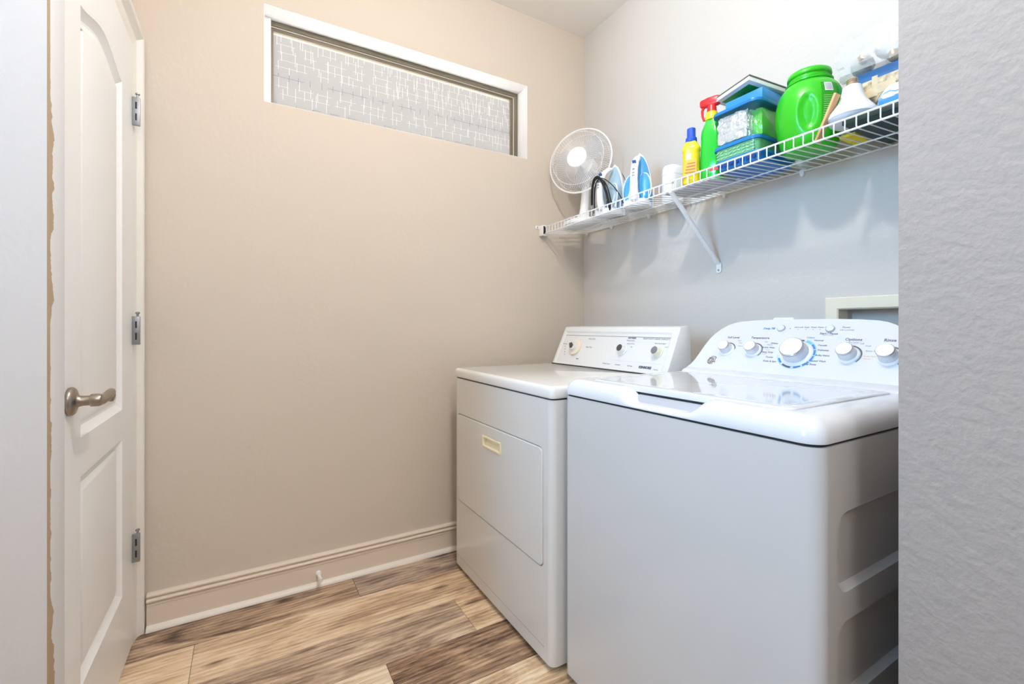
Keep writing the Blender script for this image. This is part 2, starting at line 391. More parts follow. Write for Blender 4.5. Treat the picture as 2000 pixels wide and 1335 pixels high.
# ---------------------------------------------------------------- window
win = thing('window_1', 'long high strip window with patterned frosted film in bronze frame', 'window', (0.6815, YA+0.12, 2.17)); win['kind'] = 'structure'
def reveal_box(x0, x1, z0, z1):
    mb = MB(); t = 0.0015
    mb.box((x0, YA+0.001, z1-t), (x1, YA+0.145, z1)); mb.box((x0, YA+0.001, z0), (x1, YA+0.145, z0+t))
    mb.box((x0, YA+0.001, z0), (x0+t, YA+0.145, z1)); mb.box((x1-t, YA+0.001, z0), (x1, YA+0.145, z1)); return mb
reveal_box(0.063, 1.300, 1.975, 2.365).build('reveal_lining', REVEAL, win, smooth=False)
def rect_frame(x0, x1, z0, z1, w, y0, y1):
    mb = MB(); outer = [(x0,z0),(x1,z0),(x1,z1),(x0,z1)]; inner = [(x0+w,z0+w),(x1-w,z0+w),(x1-w,z1-w),(x0+w,z1-w)]
    P = lambda l, y: [Vector((a, y, b)) for a, b in l]
    mb.loft([P(outer,y0), P(inner,y0), P(inner,y1), P(outer,y1), P(outer,y0)], False, False); return mb
MB().box((0.0645, YA+0.080, 1.977),(0.0905, YA+0.0975, 2.3632)).build('jamb_liner', REVEAL, win, bevel=0.001, seg=1)
rect_frame(0.0645, 1.2985, 1.9765, 2.3635, 0.018, YA+0.098, YA+0.142).build('outer_frame', BRONZE, win, bevel=0.001, seg=1)
rect_frame(0.0825, 1.2805, 1.9945, 2.3455, 0.004, YA+0.108, YA+0.14).build('glazing_gasket', mat('pale_gasket', (0.75,0.72,0.66), 0.5, vary=0.03), win)
rect_frame(0.0865, 1.2765, 1.9985, 2.3415, 0.014, YA+0.112, YA+0.138).build('sash', BRONZE, win, bevel=0.001, seg=1)
def film_material(name, refl, tr, clear, tint):
    m = bpy.data.materials.new(name); m.use_nodes = True; nt = m.node_tree; N = nt.nodes.new; L = nt.links.new
    nt.nodes.remove(nt.nodes['Principled BSDF']); out = nt.nodes['Material Output']
    d = N('ShaderNodeBsdfDiffuse'); d.inputs[0].default_value = (*refl, 1)
    t = N('ShaderNodeBsdfTranslucent'); t.inputs[0].default_value = (*tr, 1)
    nz = N('ShaderNodeTexNoise'); nz.inputs['Scale'].default_value = 5
    tc = N('ShaderNodeTexCoord'); L(tc.outputs['Object'], nz.inputs[0])
    c = N('ShaderNodeBsdfTransparent'); c.inputs[0].default_value = (*tint, 1)
    a = N('ShaderNodeAddShader'); L(d.outputs[0], a.inputs[0]); L(t.outputs[0], a.inputs[1])
    mr = N('ShaderNodeMapRange'); mr.inputs['To Min'].default_value = clear*0.9; mr.inputs['To Max'].default_value = clear*1.1; L(nz.outputs[0], mr.inputs['Value'])
    mx = N('ShaderNodeMixShader'); L(mr.outputs[0], mx.inputs[0]); L(a.outputs[0], mx.inputs[1]); L(c.outputs[0], mx.inputs[2])
    L(mx.outputs[0], out.inputs[0]); return m
FILM = film_material('frosted_film', (0.40,0.39,0.38), (0.06,0.06,0.06), 0.16, (1,1,1))
p = MB().add([(0.088,YA+0.124,2.002),(1.275,YA+0.124,2.002),(1.275,YA+0.124,2.340),(0.088,YA+0.124,2.340)], [(0,1,2,3)]).build('pane', FILM, win, smooth=False)
p['label'] = 'grey frosted film on glass'
LINEW = film_material('clear_line_white', (0.80,0.79,0.78), (0.12,0.12,0.12), 0.2, (1,1,1))
LINED = film_material('clear_line_dark', (0.06,0.07,0.10), (0.05,0.06,0.08), 0.15, (0.6,0.65,0.8))
mbw, mbd = MB(), MB(); yy = YA+0.1235; lw = 0.0013
def seg(mb, x0, z0, x1, z1):
    x0, x1 = max(0.095,x0), min(1.270,x1); z0, z1 = max(2.008,z0), min(2.334,z1)
    if x1 <= x0 or z1 <= z0: return
    mb.add([(x0,yy,z0),(x1,yy,z0),(x1,yy,z1),(x0,yy,z1)], [(0,1,2,3)])
rw = random.Random(11)
per = 0.0
for row, zr in enumerate((2.320, 2.287, 2.254, 2.221, 2.190, 2.108, 2.075)):
    x = 0.10 + rw.random()*0.03
    while x < 1.26:
        ln = 0.045 + rw.random()*0.05
        seg(mbw, x, zr, x+ln, zr+lw)
        for k in range(3 if row < 4 and x > 0.45 else 2):
            xv = x + ln*(0.12 + 0.6*k) + rw.uniform(-0.008, 0.008); h = 0.030 + rw.random()*0.03
            zc = zr + rw.uniform(-0.02, 0.02); seg(mbw, xv, zc-h/2, xv+0.0019, zc+h/2)
        x += ln*0.9 + rw.random()*0.05
x = 0.12
while x < 1.26:
    zz = 2.148
    seg(mbd, x, zz-0.014, x+0.0015, zz+0.014)
    if rw.random() < 0.6: seg(mbd, x-0.02, zz-0.0006, x+0.025, zz+0.0008)
    x += 0.036 + rw.random()*0.016
x = 0.11
while x < 1.26:
    seg(mbd, x, 2.014, x+0.0013, 2.038)
    if rw.random() < 0.4: seg(mbd, x, 2.036, x+0.035, 2.0372)
    x += 0.045 + rw.random()*0.035
for mbx, nm, mm in ((mbw,'film_lines',LINEW),(mbd,'dark_film_lines',LINED)):
    o = mbx.build(nm, mm, win, smooth=False, weld=False); o['kind'] = 'stuff'

# ---------------------------------------------------------------- door, casing, hinges, lever
door = thing('door_1', 'white two-panel moulded door with arched top panel', 'door', (-0.33, 1.984, 0.008)); door['kind'] = 'structure'
SX = -0.331
mb = MB()
dy0, dy1, dz0, dz1 = 1.263, 1.979, 0.008, 2.033
arch = [(1.417, 0.822), (1.829, 0.822), (1.829, 1.838)]
def archz(y):
    t = (y - 1.417)/(1.829-1.417); return 1.826 + 0.012*t + 0.042*max(0.0, math.sin(PI*t))**1.6
for i in range(1, 24):
    y = 1.829 - (1.829-1.417)*i/24; arch.append((y, archz(y)))
arch.append((1.417, 1.826))
low = [(1.417,0.240),(1.829,0.240),(1.829,0.731),(1.417,0.731)]
steps = [(0.003,0.003),(0.020,0.0125),(0.027,0.0130),(0.041,0.006),(0.044,0.0055)]
relief(mb, [(dy0,dz0),(dy1,dz0),(dy1,dz1),(dy0,dz1)], [(arch, steps, True), (low, steps, True)], lambda u, v, d: (SX-d, u, v))
c = [(dy0,dz0),(dy1,dz0),(dy1,dz1),(dy0,dz1)]
mb.loft([[Vector((SX,u,v)) for u, v in c], [Vector((SX-0.035,u,v)) for u, v in c]], False, True)
mb.build('door_slab', DOORP, door, angle=20)
trim = thing('trim_1', 'white door casing around the panel door', 'trim', (DX, 1.62, 0)); trim['kind'] = 'structure'
cw = [(0.0,0.0),(0.012,0.0),(0.013,0.004),(0.0145,0.012),(0.016,0.02),(0.018,0.034),(0.024,0.042),(0.030,0.048),(0.034,0.052),(0.036,0.057),(0.036,0.063),(0.0,0.063)]  # (thickness, distance from opening)
def casing_side(yin, sgn):
    mb = MB(); zt = 2.037
    a = [Vector((DX+t, yin+sgn*d, 0.0)) for t, d in cw]; b = [Vector((DX+t, yin+sgn*d, zt+d)) for t, d in cw]
    mb.loft([a, b]); return mb
casing_side(1.986, 1).build('side_casing', TRIM, trim, angle=25); casing_side(1.259, -1).build('side_casing', TRIM, trim, angle=25)
mb = MB(); mb.loft([[Vector((DX+t, 1.259-d, 2.037+d)) for t, d in cw], [Vector((DX+t, 1.986+d, 2.037+d)) for t, d in cw]])
mb.build('head_casing', TRIM, trim, angle=25)
for zt in (1.859, 1.118, 0.383):
    h = thing('hinge', None, None); h.parent = door; h.location = Vector((-0.3205, 1.9735, zt-0.052)) - abs_loc(door)
    mb = MB().box((-0.0110,-0.0045,-0.048),(0.0110,0.0045,0.048))
    hb = mb.build('hinge_barrel', STEEL, h, bevel=0.002, world=False)
    MB().box((-0.002,-0.0050,0.008),(0.0028,-0.003,0.031)).box((-0.002,-0.0050,-0.031),(0.0028,-0.003,-0.008)).build('hinge_slot', DARK, h, world=False, smooth=False)
    MB().lathe([(0.0035,0.046),(0.0035,0.056),(0.0065,0.0575),(0.0065,0.061),(0.004,0.063)], 12, Matrix.Translation((0.004,0,0))).build('hinge_pin', STEEL, h, world=False)
lev = thing('lever_handle', None, None); lev.parent = door
LZ, LY = 0.917, 1.335
lev.location = Vector((SX, LY, LZ)) - abs_loc(door)
ML = frame_M((0,0,0), (0,1,0), (0,0,1), (1,0,0))
MB().lathe([(0.030,0),(0.0315,0.003),(0.031,0.007),(0.027,0.011),(0.018,0.0135),(0.0155,0.015)], 40, ML).build('rosette', NICKEL, lev, world=False)
MB().lathe([(0.0150,0.014),(0.0125,0.017),(0.0112,0.022),(0.0108,0.036),(0.0135,0.0365),(0.0140,0.038),(0.0140,0.050),(0.0125,0.054),(0.008,0.0565)], 28, ML).build('lever_neck', NICKEL, lev, world=False)
pts = []; rad = []
for i in range(13):
    t = i/12; y = 0.082*t; z = -0.003 + 0.010*sstep(0.15, 0.8, t); x = 0.046 + 0.010*math.sin(PI*t*0.7)
    pts.append((x, y, z)); rad.append(0.0112 - 0.002*t)
for i in range(1, 10):
    a = i/9*1.45*PI; c0 = Vector(pts[12]); pts.append((c0.x, c0.y + 0.0085*math.sin(a), c0.z - 0.0085*(1-math.cos(a)))); rad.append(0.0080 - 0.0022*i/9)
MB().tube(pts, rad, 12).build('lever_grip', NICKEL, lev, world=False)
MB().box((SX-0.03,1.2615,0.885),(SX-0.004,1.2632,0.945)).build('latch_plate', NICKEL, door, smooth=False)

# ================================================================= WALL FIXTURES
pl = thing('wall_outlet', 'white outlet plate on the right wall just above the washer console', 'outlet', (XB, 0.9265, 1.05))
mb = MB(); rr = rrect(0.073, 0.117, 0.006, 4)
mb.loft([[Vector((XB-d, 0.9265+u*(1-k), 1.053+v*(1-k))) for u, v in rr] for d, k in ((0,0),(0.004,0),(0.0065,0.05))])
mb.build('cover_plate', WHITE, pl)
for zz in (1.033, 1.073):
    r2 = rrect(0.034, 0.028, 0.011, 5)
    MB().loft([[Vector((XB-d, 0.9265+u, zz+v)) for u, v in r2] for d in (0.006, 0.0078)]).build('receptacle', WHITE, pl)
ob = thing('washer_outlet_box', 'aged cream recessed washer outlet box frame on the right wall', 'outlet box', (XB, 0.65, 1.05))
mb = MB()
ou = [(0.507,0.922),(0.786,0.922),(0.786,1.175),(0.507,1.175)]; inn = [(0.547,0.962),(0.746,0.962),(0.746,1.135),(0.547,1.135)]
P = lambda l, d: [Vector((XB-d, a, b)) for a, b in l]
mb.loft([P(ou,0), P(ou,0.012), P(offset_poly(ou,0.003),0.015), P(offset_poly(inn,-0.004),0.015), P(inn,0.011), P(inn,-0.05)], False, False)
mb.build('frame', CREAM2, ob, angle=25)
for yv, c in ((0.60, INKR), (0.69, INKB)):
    mb = MB(); mb.lathe([(0.010,0),(0.010,0.03),(0.014,0.031),(0.014,0.042)], 14, frame_M((XB+0.045, yv, 0.97), (1,0,0), (0,1,0), (0,0,1)))
    v = mb.build('valve', mat('brass', (0.6,0.45,0.2), 0.3, metal=1, vary=0.05), ob)
    MB().box((XB+0.028, yv-0.013, 1.012),(XB+0.062, yv+0.013, 1.020)).build('valve_handle', c, v, bevel=0.002)

# ================================================================= DRYER
DY0, DY1, DXF, DXB = 1.150, 1.903, 0.815, 1.50
dry = thing('clothes_dryer', 'older white front-loading dryer with cream door pull, left of washer', 'dryer', (1.16, 1.525, 0))
cy = (DY0+DY1)/2
mb = MB(); W = DY1-DY0
body = rrect(DXB-DXF, W, 0.022, 6, (DXF+DXB)/2, cy)
zs = ((0.022, 0.004),(0.026,0.0),(0.846,0.0),(0.850,0.004))
# cabinet shell without the front, front added as a relief with the door opening
r_ = 0.022
side = [(x, y) for x, y in body if not (x < DXF + 1e-4 and DY0 + r_ < y < DY1 - r_)]
start = max(range(len(side)), key=lambda i: (side[i][1] if side[i][0] < DXF+1e-3 else -9))
i0 = start
ordered = side[i0:] + side[:i0]
fr_a = min([p for p in side if abs(p[0]-DXF) < 1e-5], key=lambda p: p[1]); fr_b = max([p for p in side if abs(p[0]-DXF) < 1e-5], key=lambda p: p[1])
ring = sorted(range(len(body)), key=lambda i: i)
k_a = body.index(fr_a); k_b = body.index(fr_b)
seq = []
k = k_a
while True:
    seq.append(body[k])
    if k == k_b: break
    k = (k + 1) % len(body)
if len(seq) < 10:
    seq = []; k = k_a
    while True:
        seq.append(body[k])
        if k == k_b: break
        k = (k - 1) % len(body)
mb.loft([[Vector((x, y, z)) for x, y in seq] for z in (0.022, 0.850)], False, False, closed=False)
mb.add([(x, y, 0.022) for x, y in seq], [tuple(range(len(seq)))]); mb.add([(x, y, 0.850) for x, y in seq], [tuple(range(len(seq)))])
dl = rrect(1.874-1.196, 0.696-0.312, 0.022, 6, (1.874+1.196)/2, (0.696+0.312)/2)
fy0, fy1 = fr_a[1], fr_b[1]
relief(mb, [(fy0,0.022),(fy1,0.022),(fy1,0.850),(fy0,0.850)], [(dl, [(0.001,0.014)], True)], lambda u, v, d: (DXF+d, u, v))
mb.build('cabinet', DENAMEL, dry, angle=30)
# toe crease
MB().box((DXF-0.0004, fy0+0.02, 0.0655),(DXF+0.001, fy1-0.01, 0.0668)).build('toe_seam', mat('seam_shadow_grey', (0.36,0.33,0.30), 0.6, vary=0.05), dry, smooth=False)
# door slab
mb = MB(); dd = offset_poly(dl, 0.0035)
HY0, HY1, HZ0, HZ1 = 1.466, 1.617, 0.604, 0.652
hole = [(HY0,HZ0),(HY1,HZ0),(HY1,HZ1),(HY0,HZ1)]
relief(mb, offset_poly(dd, 0.003), [(hole, [(0,0.012)], True)], lambda u, v, d: (DXF-0.003+d, u, v))
mb.loft([[Vector((DXF+0.012,u,v)) for u, v in dd], [Vector((DXF,u,v)) for u, v in dd], [Vector((DXF-0.0022,u,v)) for u, v in offset_poly(dd,0.001)], [Vector((DXF-0.003,u,v)) for u, v in offset_poly(dd,0.003)]], False, False)
ddoor = mb.build('dryer_door', DENAMEL, dry, angle=30)
mb = MB()
ho = [(HY0+0.001,HZ0+0.001),(HY1-0.001,HZ0+0.001),(HY1-0.001,HZ1-0.001),(HY0+0.001,HZ1-0.001)]
P = lambda l, d: [Vector((DXF-0.003-d, a, b)) for a, b in l]
hi_ = [(a, b) for a, b in offset_poly(ho, 0.009)]
lo_ = [(hi_[0][0]+0.004, hi_[0][1]+0.002),(hi_[1][0]-0.004,hi_[1][1]+0.002),(hi_[2][0]-0.006,hi_[2][1]-0.001),(hi_[3][0]+0.006,hi_[3][1]-0.001)]
mb.loft([P(ho,-0.004), P(ho,0.003), P(offset_poly(ho,0.002),0.0045), P(offset_poly(ho,0.007),0.0045), P(hi_,0.002)], False, False)
mb.loft([P(hi_,0.002), [Vector((DXF-0.003+(0.002 if i < 2 else 0.011), a, b)) for i, (a, b) in enumerate(lo_)]], False, True)
mb.build('door_pull', CREAM, ddoor, angle=25)['label'] = 'cream recessed door pull'
# top deck
mb = MB(); tops = []
for z, k in ((0.8545,0.004),(0.8565,0.001),(0.860,0.0),(0.880,0.0),(0.887,0.002),(0.8915,0.0065),(0.8935,0.014)):
    tops.append([Vector((x, y, z)) for x, y in offset_poly(rrect(DXB-DXF+0.006, W+0.006, 0.018, 6, (DXF+DXB)/2, cy), k)])
mb.loft(tops); mb.build('top_deck', mat('dryer_top_enamel_lit', (0.80, 0.79, 0.77), 0.2, coat=0.4, vary=0.02, vscale=9), dry, angle=60)  # white porcelain top; the brighter light on it is also in its colour
MB().box((DXF+0.008, DY0+0.008, 0.848),(DXB-0.01, DY1-0.008, 0.856)).build('deck_gap', DARK, dry, smooth=False)
for x in (DXF+0.06, DXB-0.06):
    for y in (DY0+0.05, DY1-0.05): MB().lathe([(0.018,0.0),(0.02,0.004),(0.02,0.012),(0.008,0.014),(0.008,0.024)], 14, Matrix.Translation((x,y,0))).build('leg', BLACK, dry)
# console: slanted front with raised rim
P2 = Vector((1.335, 0, 0.897)); V2 = Vector((0.085, 0, 0.183)); VL = V2.length; V2.normalize(); N2 = Vector((-V2.z, 0, V2.x))
def cp(P0, V, N, y, v, d=0.0): return P0 + V*v + N*d + Vector((0, y, 0))
dcp = lambda y, v, d=0.0: cp(P2, V2, N2, y, v, d)
cy0, cy1 = 1.158, 1.882
mb = MB()
outl = [(cy0,0.0),(cy1,0.0),(cy1-0.004,0.199),(cy0+0.004,0.199)]
pan = [(cy0+0.03,0.004),(cy1-0.016,0.004),(cy1-0.02,0.174),(cy0+0.034,0.174)]
relief(mb, outl, [(pan, [(0.002,0.003),(0.006,0.006)], True)], lambda u, v, d: dcp(u, v, -d))
back = [(1.475, y, z) for y, z in ((cy0,0.897),(cy1,0.897),(cy1-0.004,1.082),(cy0+0.004,1.082))]
mb.loft([[dcp(*p) for p in outl], [Vector(p) for p in back]], False, True)
con = mb.build('console', DCONS, dry, bevel=0.003, angle=35)
MB().box((1.331, cy0+0.004, 0.8935),(1.40, cy1-0.004, 0.898)).build('console_gap', DARK, dry, smooth=False)
mb = MB(); relief(mb, [(cy0+0.036,0.154),(cy1-0.024,0.154),(cy1-0.024,0.157),(cy0+0.036,0.157)], [], lambda u, v, d: dcp(u, v, -0.0055)); mb.build('panel_seam', INKG, con, smooth=False)
pz = -0.006
def frame_d(y, v, d=0.0): return frame_M(dcp(y, v, d), (0,-1,0), V2, N2)
# dial
kd = thing('timer_dial', None, None); kd.parent = con
dial = MB().lathe([(0.040,pz),(0.041,pz+0.003),(0.039,pz+0.009),(0.030,pz+0.012),(0.022,pz+0.013)], 36, frame_d(1.745,0.092)).build('timer_dial', mat('dial_cream', (0.80,0.70,0.56), 0.35, vary=0.05), con)
bpy.data.objects.remove(kd)
MB().lathe([(0.020,pz+0.012),(0.020,pz+0.022),(0.018,pz+0.026),(0.006,pz+0.027)], 28, frame_d(1.745,0.092)).build('dial_hub', DCONS, dial)
mb = MB(); F = frame_d(1.745,0.092)
tri = [(-0.026,0.010),(-0.010,0.016),(0.009,0.003),(0.004,-0.012),(-0.010,-0.014)]
mb.loft([[F @ Vector((a,b,pz+0.020)) for a, b in tri], [F @ Vector((a,b,pz+0.030)) for a, b in tri]]); mb.build('dial_pointer', DKNOB, dial, bevel=0.002)
for (y, v, base, face) in ((1.425,0.094,DCONS,DKNOB),(1.235,0.092,mat('knob_yellowed', (0.74,0.73,0.58), 0.4, vary=0.05),GKNOB)):
    kb = MB().lathe([(0.0215,pz),(0.0215,pz+0.004),(0.0185,pz+0.006),(0.0165,pz+0.024),(0.0155,pz+0.0265)], 28, frame_d(y,v)).build('control_knob', base, con)
    MB().lathe([(0.0150,pz+0.0262),(0.0150,pz+0.0275),(0.012,pz+0.0285)], 28, frame_d(y,v)).build('knob_face', face, kb)
def dtext(s, y, v, size, m=INKG, align='CENTER', bold=0.0): text(s, size, frame_d(y, v, pz+0.0004), m, 'console_print', con, align, bold=bold)
dtext('Timed Dry', 1.650, 0.140, 0.011, INKG); dtext('Auto Dry', 1.652, 0.098, 0.011, INKG)
for i, s in enumerate(('More Dry','70','50','30','10')): dtext(s, 1.838-0.006*i, 0.108-0.014*i, 0.008, INKG)
dtext('Start', 1.705, 0.036, 0.010, INK)
dtext('DRYNESS', 1.398, 0.150, 0.011, INK, bold=0.0003); dtext('Temperature', 1.402, 0.139, 0.009)
dtext('Permanent Press', 1.395, 0.124, 0.0065); dtext('Knit', 1.385, 0.110, 0.0065); dtext('Low', 1.455, 0.112, 0.0065)
dtext('HEAVY DUTY LARGE CAPACITY', 1.268, 0.149, 0.0095, INKG, bold=0.0002)
dtext('End of Cycle Signal', 1.24, 0.130, 0.007); dtext('Off', 1.262, 0.117, 0.007); dtext('Loud', 1.205, 0.117, 0.007)
dtext('Wrinkle Guard', 1.50, 0.0265, 0.0075); dtext('Automatic', 1.43, 0.0265, 0.0075); dtext('Soft Heat', 1.36, 0.0265, 0.0075)
dtext('KENMORE', 1.278, 0.026, 0.0135, INK, bold=0.0009); dtext('Series', 1.222, 0.022, 0.009, INKG)
for (ya, va, yb, vb) in ((1.49,0.045,1.20,0.045),(1.41,0.132,1.20,0.132)):
    mb = MB(); relief(mb, [(yb,va),(ya,va),(ya,va+0.0012),(yb,va+0.0012)], [], lambda u, v, d: dcp(u, v, pz+0.0004)); mb.build('panel_line', mat('pale_blue_line', (0.55,0.6,0.66), 0.5, vary=0.02), con, smooth=False)

# ================================================================= WASHER
WY0, WY1, WX0, WX1 = 0.406, 1.132, 0.845, 1.53
wcy = (WY0+WY1)/2; WW = WY1-WY0
was = thing('washing_machine', 'white top-loading washing machine with five console knobs', 'washer', (1.19, wcy, 0))
mb = MB(); rr_ = 0.030
ring = []   # CW list from side/front corner round the left and back; the -y side flat is a relief
def arc(cx, cyy, r, a0, a1, n): return [(cx + r*math.cos(a0+(a1-a0)*i/n), cyy + r*math.sin(a0+(a1-a0)*i/n)) for i in range(n+1)]
ring += arc(WX0+rr_, WY0+rr_, rr_, 1.5*PI, PI, 8)
ring += arc(WX0+rr_, WY1-rr_, rr_, PI, 0.5*PI, 8)
ring += [(WX1, WY1), (WX1, WY0)]
mb.loft([[Vector((x, y, z)) for x, y in ring] for z in (0.025, 0.869)], False, False, closed=False)
for z in (0.025, 0.869): mb.add([(x, y, z) for x, y in ring], [tuple(range(len(ring)))])
hs = []
for zc, hh in ((0.672, 0.146), (0.473, 0.146), (0.274, 0.146)):
    hs.append((rrect(0.56, hh, 0.038, 7, 0.906+0.28, zc), [(0.003,0.004),(0.010,0.011)], True))
relief(mb, [(WX0+rr_,0.025),(WX1,0.025),(WX1,0.869),(WX0+rr_,0.869)], hs, lambda u, v, d: (u, WY0+d, v))
mb.build('cabinet', ENAMEL, was, angle=32)
for x in (WX0+0.06, WX1-0.06):
    for y in (WY0+0.06, WY1-0.06): MB().lathe([(0.022,0.0),(0.024,0.005),(0.022,0.012),(0.009,0.014),(0.009,0.026)], 14, Matrix.Translation((x,y,0))).build('leg', BLACK, was)
MB().loft([[Vector((x, y, z)) for x, y in rrect(WX1-WX0-0.01, WW-0.01, 0.027, 7, (WX0+WX1)/2, wcy)] for z in (0.866,0.8755)]).build('top_gap', DARK, was)
# top cover: dense loop for the scoop in the front edge
def cover_loop(ins, z):
    iy = ins*1.45 if ins > 0.02 else ins*(1+0.45*ins/0.02)
    x0, x1, y0, y1 = WX0-0.002+ins, WX1-0.0, WY0-0.001+iy, WY1+0.001-iy; r = max(0.006, 0.034-ins*0.5)
    pts = arc(x0+r, y0+r, r, 1.5*PI, PI, 8)
    n = 56
    pts += [(x0, y0+r+(y1-y0-2*r)*i/n) for i in range(1, n)]
    pts += arc(x0+r, y1-r, r, PI, 0.5*PI, 8)
    pts += [(x0+(x1-x0)*i/10+ (r if i == 0 else 0), y1) for i in range(1, 11)]
    pts += [(x1, y0+(y1-y0)*(1-i/8)) for i in range(1, 9)]
    pts += [(x1+(x0+r-x1)*i/10, y0) for i in range(1, 10)]
    out = []
    for x, y in pts:
        zz = z
        if x < WX0+0.075:
            f = sstep(0.628, 0.690, y)*(1-sstep(0.842, 0.900, y))
            g = min(1.0, max(0.0, (z-0.880))/(0.9215-0.880))
            zz = z - 0.035*f*g
            x = x + 0.008*f*g
        out.append(Vector((x, y, zz)))
    return out
cl = [cover_loop(i, z) for i, z in ((0.004,0.8735),(0.0005,0.8745),(0.0,0.877),(0.0005,0.888),(0.003,0.900),(0.008,0.9095),(0.014,0.916),(0.021,0.9200),(0.030,0.9215),(0.042,0.9215),(0.0475,0.9205),(0.049,0.908))]
mb = MB(); mb.loft(cl, True, True); mb.build('top_cover', WPLAS, was, angle=50)
# lid
LX0, LX1, LY0, LY1 = 0.8935, 1.336, 0.4785, 1.0595
mb = MB(); ll = rrect(LX1-LX0, LY1-LY0, 0.022, 6, (LX0+LX1)/2, (LY0+LY1)/2)
mb.loft([[Vector((x, y, z)) for x, y in rrect(LX1-LX0-2*k, LY1-LY0-2*k, max(0.004, 0.022-0.45*k), 6, (LX0+LX1)/2, (LY0+LY1)/2)] for k, z in ((0.003,0.9065),(0.0,0.908),(0.0,0.9200),(0.0015,0.9222),(0.005,0.9236),(0.02,0.9240),(0.030,0.9232),(0.040,0.9228))])
mb.build('lid', WLID, was, angle=60)
MB().loft([[Vector(p) for p in ((0.868,y,0.875),(0.868,y,0.8835),(0.8955,y,0.9015),(0.91,y,0.9015),(0.91,y,0.875))] for y in (0.665,0.865)]).build('lid_recess', mat('recess_grey', (0.42,0.45,0.50), 0.4, vary=0.03), was, smooth=False)
MB().box((0.8975,0.650,0.9012),(0.912,0.885,0.9072)).build('lid_gap', DARK, was, smooth=False)
# hinge step behind the lid
mb = MB()
prof = [(1.335,0.905),(1.342,0.9215),(1.350,0.928),(1.362,0.9315),(1.372,0.935),(1.40,0.936),(1.40,0.905)]
mb.loft([[Vector((x, y, z)) for x, z in prof] for y in (0.44, 0.445, 1.092, 1.097)]); mb.build('hinge_step', WPLAS, was, bevel=0.002, angle=50)
# console
P1 = Vector((1.378, 0, 0.935)); V1 = Vector((0.115, 0, 0.155)).normalized(); N1 = Vector((-V1.z, 0, V1.x))
wcp = lambda y, v, d=0.0: cp(P1, V1, N1, y, v, d)
half = [(1.100,-0.014),(1.088,-0.012),(1.076,0.002),(1.066,0.026),(1.060,0.050),(1.052,0.090),(1.044,0.118),(1.034,0.138),(1.020,0.155),(1.002,0.170),(0.985,0.178),(0.965,0.183),(0.92,0.1872),(0.85,0.190)]
out = [(y, v) for y, v in half] + [(2*wcy-y, v) for y, v in reversed(half)]
out = out[::-1]      # CCW seen with y to the right
mb = MB(); nseg = 10
grid_edge = [Vector(wcp(y, v)) for y, v in out]
def bulge(y, v):   # gently crowned face
    return 0.010*(1-((y-wcy)/0.33)**2)
lps = []
for ins, d in ((0.0,0.0),(0.003,0.004),(0.008,0.006),(0.018,0.0065)):
    pp = offset_poly(out, ins)
    lps.append([wcp(y, v, d-0.006) for y, v in pp])
bk = [Vector((1.55, y, max(0.915, wcp(y, v).z-0.004))) for y, v in out]
sdl = [Vector((min(1.545, wcp(y, v).x+0.012), y, max(0.915, wcp(y, v).z-0.001))) for y, v in out]
mb.loft([bk, sdl] + lps, True, True)
wcon = mb.build('console', mat('washer_console', (0.70,0.72,0.765), 0.22, coat=0.3, vary=0.006), was, angle=40)
def frame_w(y, v, d=0.0): return frame_M(wcp(y, v, d), (0,-1,0), V1, N1)
RINGW = mat('knob_ring_white', (0.85,0.87,0.9), 0.3, vary=0.01)
KSIDE = mat('knob_side', (0.66,0.69,0.74), 0.22, metal=0.25, vary=0.01)
def arc_ring(mb, F, r0, r1, a0, a1, z, n=24):
    l0 = [F @ Vector((r0*math.cos(a0+(a1-a0)*i/n), r0*math.sin(a0+(a1-a0)*i/n), z)) for i in range(n+1)]
    l1 = [F @ Vector((r1*math.cos(a0+(a1-a0)*i/n), r1*math.sin(a0+(a1-a0)*i/n), z)) for i in range(n+1)]
    mb.loft([l0, l1], False, False, closed=False)
def wknob(y, v, r, h, big=False):
    F = frame_w(y, v, 0.0)
    base = MB().lathe([(r*1.36,0),(r*1.36,0.002),(r*1.28,0.0045),(r*1.12,0.006)], 40, F).build('control_knob', RINGW, wcon)
    MB().lathe([(r*1.10,0.005),(r*1.06,h*0.55),(r*1.0,h*0.62),(r*0.98,h*0.80)], 36, F).build('knob_grip', KSIDE, base)
    MB().lathe([(r*0.98,h*0.78),(r*1.02,h*0.82),(r*1.02,h*0.92),(r*0.95,h*0.985)], 36, F).build('knob_rim', SILVER, base)
    MB().lathe([(r*0.95,h*0.975),(r*0.90,h*1.0),(r*0.5,h*1.02)], 36, F).build('knob_cap', WHITE, base)
    return F
